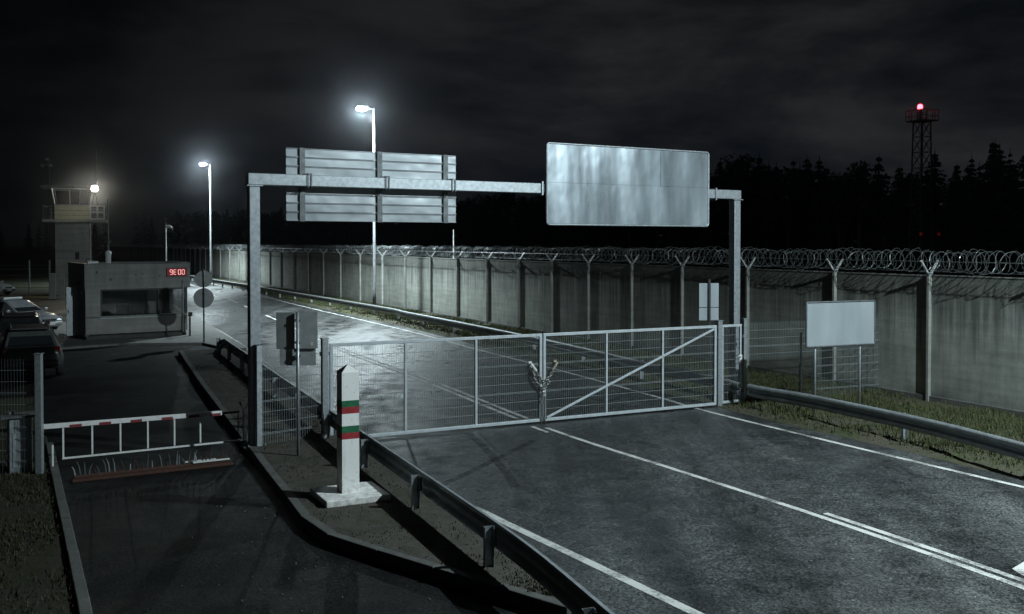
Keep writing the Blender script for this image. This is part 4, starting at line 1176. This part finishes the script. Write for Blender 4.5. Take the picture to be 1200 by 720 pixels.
# ------------------------------------------------------------------ conifer forest beyond the wall
def conifer(seed, Ht, Rb, dens=1.0, bare=.12):
    rg_ = random.Random(seed); vs = []; fs_ = []
    nt_ = int(Ht * 2.3); 
    for k in range(nt_):
        u = (k + rg_.uniform(-.3, .3)) / nt_; z = Ht * (bare + (1 - bare) * u)
        rad = Rb * (1 - u) ** .82 * rg_.uniform(.72, 1.12) + .10
        nb_ = max(4, int((7 + 7 * (1 - u)) * dens))
        a0 = rg_.uniform(0, 6.3)
        for j in range(nb_):
            if rg_.random() < .10: continue
            a = a0 + 6.283 * j / nb_ + rg_.uniform(-.3, .3); L = rad * rg_.uniform(.6, 1.15); droop = rg_.uniform(.12, .42)
            ca, sa = math.cos(a), math.sin(a)
            ns = 4
            for s_ in range(ns):
                t0, t1 = s_ / ns, (s_ + 1) / ns
                for r_i in range(2):
                    wv = (.16 + .34 * L * (1 - t0) * .55) * rg_.uniform(.6, 1.2)
                    x0, x1 = L * t0, L * t1 * rg_.uniform(1.0, 1.15)
                    zz0 = z - droop * L * t0 ** 1.3 + rg_.uniform(-.08, .08); zz1 = z - droop * L * t1 ** 1.3 - rg_.uniform(.0, .28)
                    b = len(vs); sgn = -1 if r_i else 1
                    vs += [(ca * x0, sa * x0, zz0), (ca * x1, sa * x1, zz1), (ca * (x0 + .25 * (x1 - x0)) - sgn * sa * wv, sa * (x0 + .25 * (x1 - x0)) + sgn * ca * wv, zz0 - rg_.uniform(.08, .4))]
                    fs_.append((b, b + 1, b + 2))
    b = len(vs)
    vs += [(-.05, 0, Ht - .5), (.05, 0, Ht - .5), (0, 0, Ht + .35)]; fs_.append((b, b + 1, b + 2))
    return vs, fs_
def pine(seed, Ht, Rb):
    """Scots pine: bare trunk and a clumpy rounded crown"""
    rg_ = random.Random(seed); vs = []; fs_ = []
    for c in range(26):
        z = Ht * rg_.uniform(.5, .97); u = (z / Ht - .5) / .5; rr_ = Rb * (1.0 - .75 * u ** 1.6) * rg_.uniform(.2, 1.0); a = rg_.uniform(0, 6.3)
        cx, cy = rr_ * math.cos(a), rr_ * math.sin(a); cr = rg_.uniform(.5, 1.1)
        for j in range(75):
            d = V((rg_.gauss(0, 1), rg_.gauss(0, 1), rg_.gauss(0, .6))).normalized() * cr * rg_.uniform(.5, 1.05)
            p = V((cx, cy, z)) + d; e1 = V((rg_.uniform(-1, 1), rg_.uniform(-1, 1), rg_.uniform(-1, 1))) * .3; e2 = V((rg_.uniform(-1, 1), rg_.uniform(-1, 1), rg_.uniform(-1, 1))) * .3
            b = len(vs); vs += [p, p + e1, p + e2]; fs_.append((b, b + 1, b + 2))
    return vs, fs_
protos = []
for k in range(7):
    kind = 'spruce' if k < 5 else 'pine'
    Ht = (12.5, 11.2, 13.4, 10.4, 12.0, 12.2, 11.4)[k]
    lbl = 'dark pointed spruce in the forest beyond the razor-wire wall' if k < 5 else 'dark round-topped pine in the forest beyond the razor-wire wall'
    tr_ = thing(kind + '_tree', lbl, 'tree', (0, -200, 0), 0, 'conifers of the forest beyond the wall')
    vs, fs_ = conifer(100 + k, Ht, (2.7, 2.4, 3.1, 2.3, 3.3)[k]) if k < 5 else pine(200 + k, Ht, 2.6)
    me_m = MB().add(vs, fs_)
    me = bpy.data.meshes.new('crown'); me.from_pydata([tuple(v_) for v_ in me_m.v], [], me_m.f); me.materials.append(M['needles'])
    o = bpy.data.objects.new('crown', me); col.objects.link(o); o.parent = tr_
    MB().tube([(0, 0, -.2), (.05, 0, Ht * .5), (0, .03, Ht * .97)], [.22, .15, .03], 7).build('trunk', M['bark'], tr_)
    protos.append(tr_)
rt_ = random.Random(21)
spots = []
# treeline runs beside the wall, some 60 m beyond it: X = 82 - .5 Y
for row, off, step, pmin in ((0, 0, 2.7, 470), (1, 5, 3.0, 150), (2, 11, 3.6, 150)):
    y = 62
    while y < 520:
        st_ = step * (1 + max(0, (y - 120)) / 70)
        yy = y + rt_.uniform(-.8, .8); xx = 82 - .5 * yy + off + rt_.uniform(-1.8, 1.8)
        px = 600 + F * xx / yy
        if 120 < px < 1290: spots.append((xx, yy, px))
        y += st_
spots = spots[:296]
TOPS = [(-400, 262), (60, 258), (130, 249), (330, 245), (460, 238), (560, 228), (640, 222), (760, 212), (840, 197), (900, 184), (960, 191), (1000, 193), (1040, 188), (1080, 191), (1120, 178), (1160, 172), (1200, 166), (1320, 150)]
def top_z(x, y):
    px = 600 + F * x / y
    for (a, ya), (b, yb) in zip(TOPS, TOPS[1:]):
        if a <= px <= b: return CAMH + (HOR - (ya + (yb - ya) * (px - a) / (b - a))) * y / F
    return CAMH + (HOR - (262 if px < 0 else 150)) * y / F
HTS = (12.5, 11.2, 13.4, 10.4, 12.0, 12.2, 11.4)
used = [False] * 7
for (xx, yy, px) in spots:
    k = rt_.choice((0, 1, 2, 3, 4, 4, 5, 5, 6, 6))
    s_ = top_z(xx, yy) / HTS[k] * (rt_.uniform(.84, 1.0) if rt_.random() < .75 else rt_.uniform(1.0, 1.09))
    pr_ = protos[k]
    if not used[k]:
        used[k] = True; o = pr_; o.location = (xx, yy, 0); o.rotation_euler = (0, 0, rt_.uniform(0, 6.3))
    else: o = dup(pr_, (xx, yy, 0), rt_.uniform(0, 6.3))
    w_ = max(s_, .8)
    o.scale = (w_ * rt_.uniform(1.0, 1.3), w_ * rt_.uniform(1.0, 1.3), s_)
# far-off wood behind: one mass
vs = []; fs_ = []
bases = [conifer(300 + k, 12.5, 2.6, .55, .02) for k in range(3)]
rf_ = random.Random(33)
def mass(n, fx):
    for k in range(n):
        x, y, sc = fx(k); sc *= top_z(x, y) / 12.5
        bv, bf = bases[rf_.randrange(3)]; a = rf_.uniform(0, 6.3); ca, sa = math.cos(a), math.sin(a); b = len(vs)
        for p in bv: vs.append((x + (p[0] * ca - p[1] * sa) * sc * 1.15, y + (p[0] * sa + p[1] * ca) * sc * 1.15, p[2] * sc))
        for f in bf: fs_.append(tuple(b + i_ for i_ in f))
def fx1(k):
    y = 60 + 500 * (k / 230) ** 1.3; return 82 - .5 * y + 18 + rf_.uniform(-3, 8), y + rf_.uniform(-2, 2), rf_.uniform(.88, .97)
mass(230, fx1)
mass(90, lambda k: (-330 + 250 * k / 90 + rf_.uniform(-3, 3), 280 + rf_.uniform(-12, 12) + k * .8, rf_.uniform(.85, 1.0)))
me = bpy.data.meshes.new('far_forest'); me.from_pydata(vs, [], fs_); me.materials.append(M['needles'])
o = bpy.data.objects.new('far_forest', me); col.objects.link(o); tag(o, 'dark mass of the forest fading behind the nearer conifers', 'forest', None, 'stuff')

# ------------------------------------------------------------------ grass, litter
def blades(name, label, mat, sampler, n, hmin, hmax, seed, kindlabel='grass'):
    rg_ = random.Random(seed); vs = []; fs_ = []
    for k in range(n):
        r_ = sampler(rg_)
        if r_ is None: continue
        x, y, z, hs_ = r_
        a = rg_.uniform(0, 6.3); h = rg_.uniform(hmin, hmax) * hs_; w_ = rg_.uniform(.005, .012) * (1 + y / 40); lean = rg_.uniform(0, .7) * h; b_ = rg_.uniform(0, 6.3)
        b = len(vs)
        vs += [(x - w_ * math.cos(a), y - w_ * math.sin(a), z - .01), (x + w_ * math.cos(a), y + w_ * math.sin(a), z - .01), (x + lean * math.cos(b_), y + lean * math.sin(b_), z + h)]
        fs_.append((b, b + 1, b + 2))
    me = bpy.data.meshes.new(name); me.from_pydata(vs, [], fs_); me.materials.append(mat)
    o = bpy.data.objects.new(name, me); col.objects.link(o); return tag(o, label, kindlabel, None, 'stuff')
def verge(rg_):
    y = 13 + 75 * rg_.random() ** 2.0
    xr = xroad(y)
    if xr is None: return None
    xw = 22.6 - .5 * y - .1
    u = rg_.random()
    x = xr + .05 + (xw - xr) * u
    nz_ = mnoise.noise(V((x * .6, y * .6, 0))) + .5 * mnoise.noise(V((x * 2.2, y * 2.2, 3)))
    edge = min(1, (x - xr) / 1.0)
    if rg_.random() > (.30 + nz_ * .9 + .35 * edge) * (.25 + .75 * edge): return None
    return x, y, vergez(x, y, xr, xw) if y < 70 else 0, .55 + .6 * edge + max(0, nz_) * .6
blades('verge_grass', 'short patchy green grass on the verge below the concrete wall', M['grass'], verge, 170000, .03, .12, 1)
def lawn_s(rg_):
    y = 9.5 + 9 * rg_.random() ** 1.4
    xl = -4.62 - (y - 10.57) * .515
    x = xl - .12 - 5.5 * rg_.random()
    nz_ = mnoise.noise(V((x * .8, y * .8, 5)))
    if rg_.random() > .45 + nz_ * .9: return None
    return x, y, .045, .8
blades('lawn_grass', 'sparse dry grass on the dark lawn at the lower left corner', M['drygrass'], lawn_s, 60000, .02, .09, 2)
ikt = [(p.x, p.y) for p in ki]
def isl_s(rg_):
    y = 10.6 + 20 * rg_.random() ** 1.5
    xa = min(ikt, key=lambda p: abs(p[1] - y))[0]; xb = min(isl_r, key=lambda p: abs(p.y - y)).x
    if xb <= xa: return None
    x = xa + (xb - xa) * rg_.random()
    if mnoise.noise(V((x * 1.2, y * 1.2, 9))) < -.02 and rg_.random() < .88: return None
    return x, y, kz - .004, .7
blades('island_weeds', 'low sparse weeds growing on the gravelly traffic island', M['drygrass'], isl_s, 5000, .02, .06, 4, 'weeds')
rg_ = random.Random(77); m = MB()
for k in range(420):
    u = rg_.random()
    if u < .55:
        y = 10.6 + 10 * rg_.random() ** 1.4
        xa = min(ikt, key=lambda p: abs(p[1] - y))[0]; xb = min(isl_r, key=lambda p: abs(p.y - y)).x
        if xb <= xa: continue
        x = xa + (xb - xa) * rg_.random(); z = kz
    elif u < .72:
        y = 10 + 5 * rg_.random(); x = -3.4 - (y - 12) * .5 + rg_.gauss(0, .7) + .6; z = .006
    else:
        y = 14 + 14 * rg_.random(); xr = xroad(y)
        if xr is None: continue
        x = xr + rg_.uniform(-.05, .7); z = 0
    s_ = rg_.uniform(.005, .016)
    m.box((x, y, z + s_ * .3), (s_ * 2, s_ * 1.4, s_), rg_.uniform(0, 3), taper=.6)
o = m.build('gravel', M['kerb']); tag(o, 'scattered pale pebbles and litter on the island, lane edge and road shoulder', 'gravel', None, 'stuff')

# ------------------------------------------------------------------ damp night air
HAZE = True
if HAZE:
    hm, nt, bs = newmat('night_haze'); nt.nodes.remove(bs)
    pv = nt.nodes.new('ShaderNodeVolumePrincipled'); pv.inputs['Color'].default_value = (.85, .9, 1, 1); pv.inputs['Density'].default_value = .0004; pv.inputs['Anisotropy'].default_value = .976
    nt.links.new(pv.outputs[0], nt.nodes['Material Output'].inputs['Volume'])
    o = MB().box((0, 550, 20), (1900, 1300, 42)).build('haze', hm); o['kind'] = 'stuff'

# ------------------------------------------------------------------ render settings
scn.render.engine = 'CYCLES'
scn.view_settings.view_transform = 'Standard'; scn.view_settings.look = 'None'; scn.view_settings.exposure = 0; scn.view_settings.gamma = 1
c = scn.cycles
c.use_denoising = True
try: c.denoiser = 'OPENIMAGEDENOISE'
except Exception: pass
c.max_bounces = 5; c.diffuse_bounces = 3; c.glossy_bounces = 3; c.transmission_bounces = 4; c.volume_bounces = 0; c.transparent_max_bounces = 12
c.sample_clamp_indirect = 4; c.use_adaptive_sampling = True; c.adaptive_threshold = .01
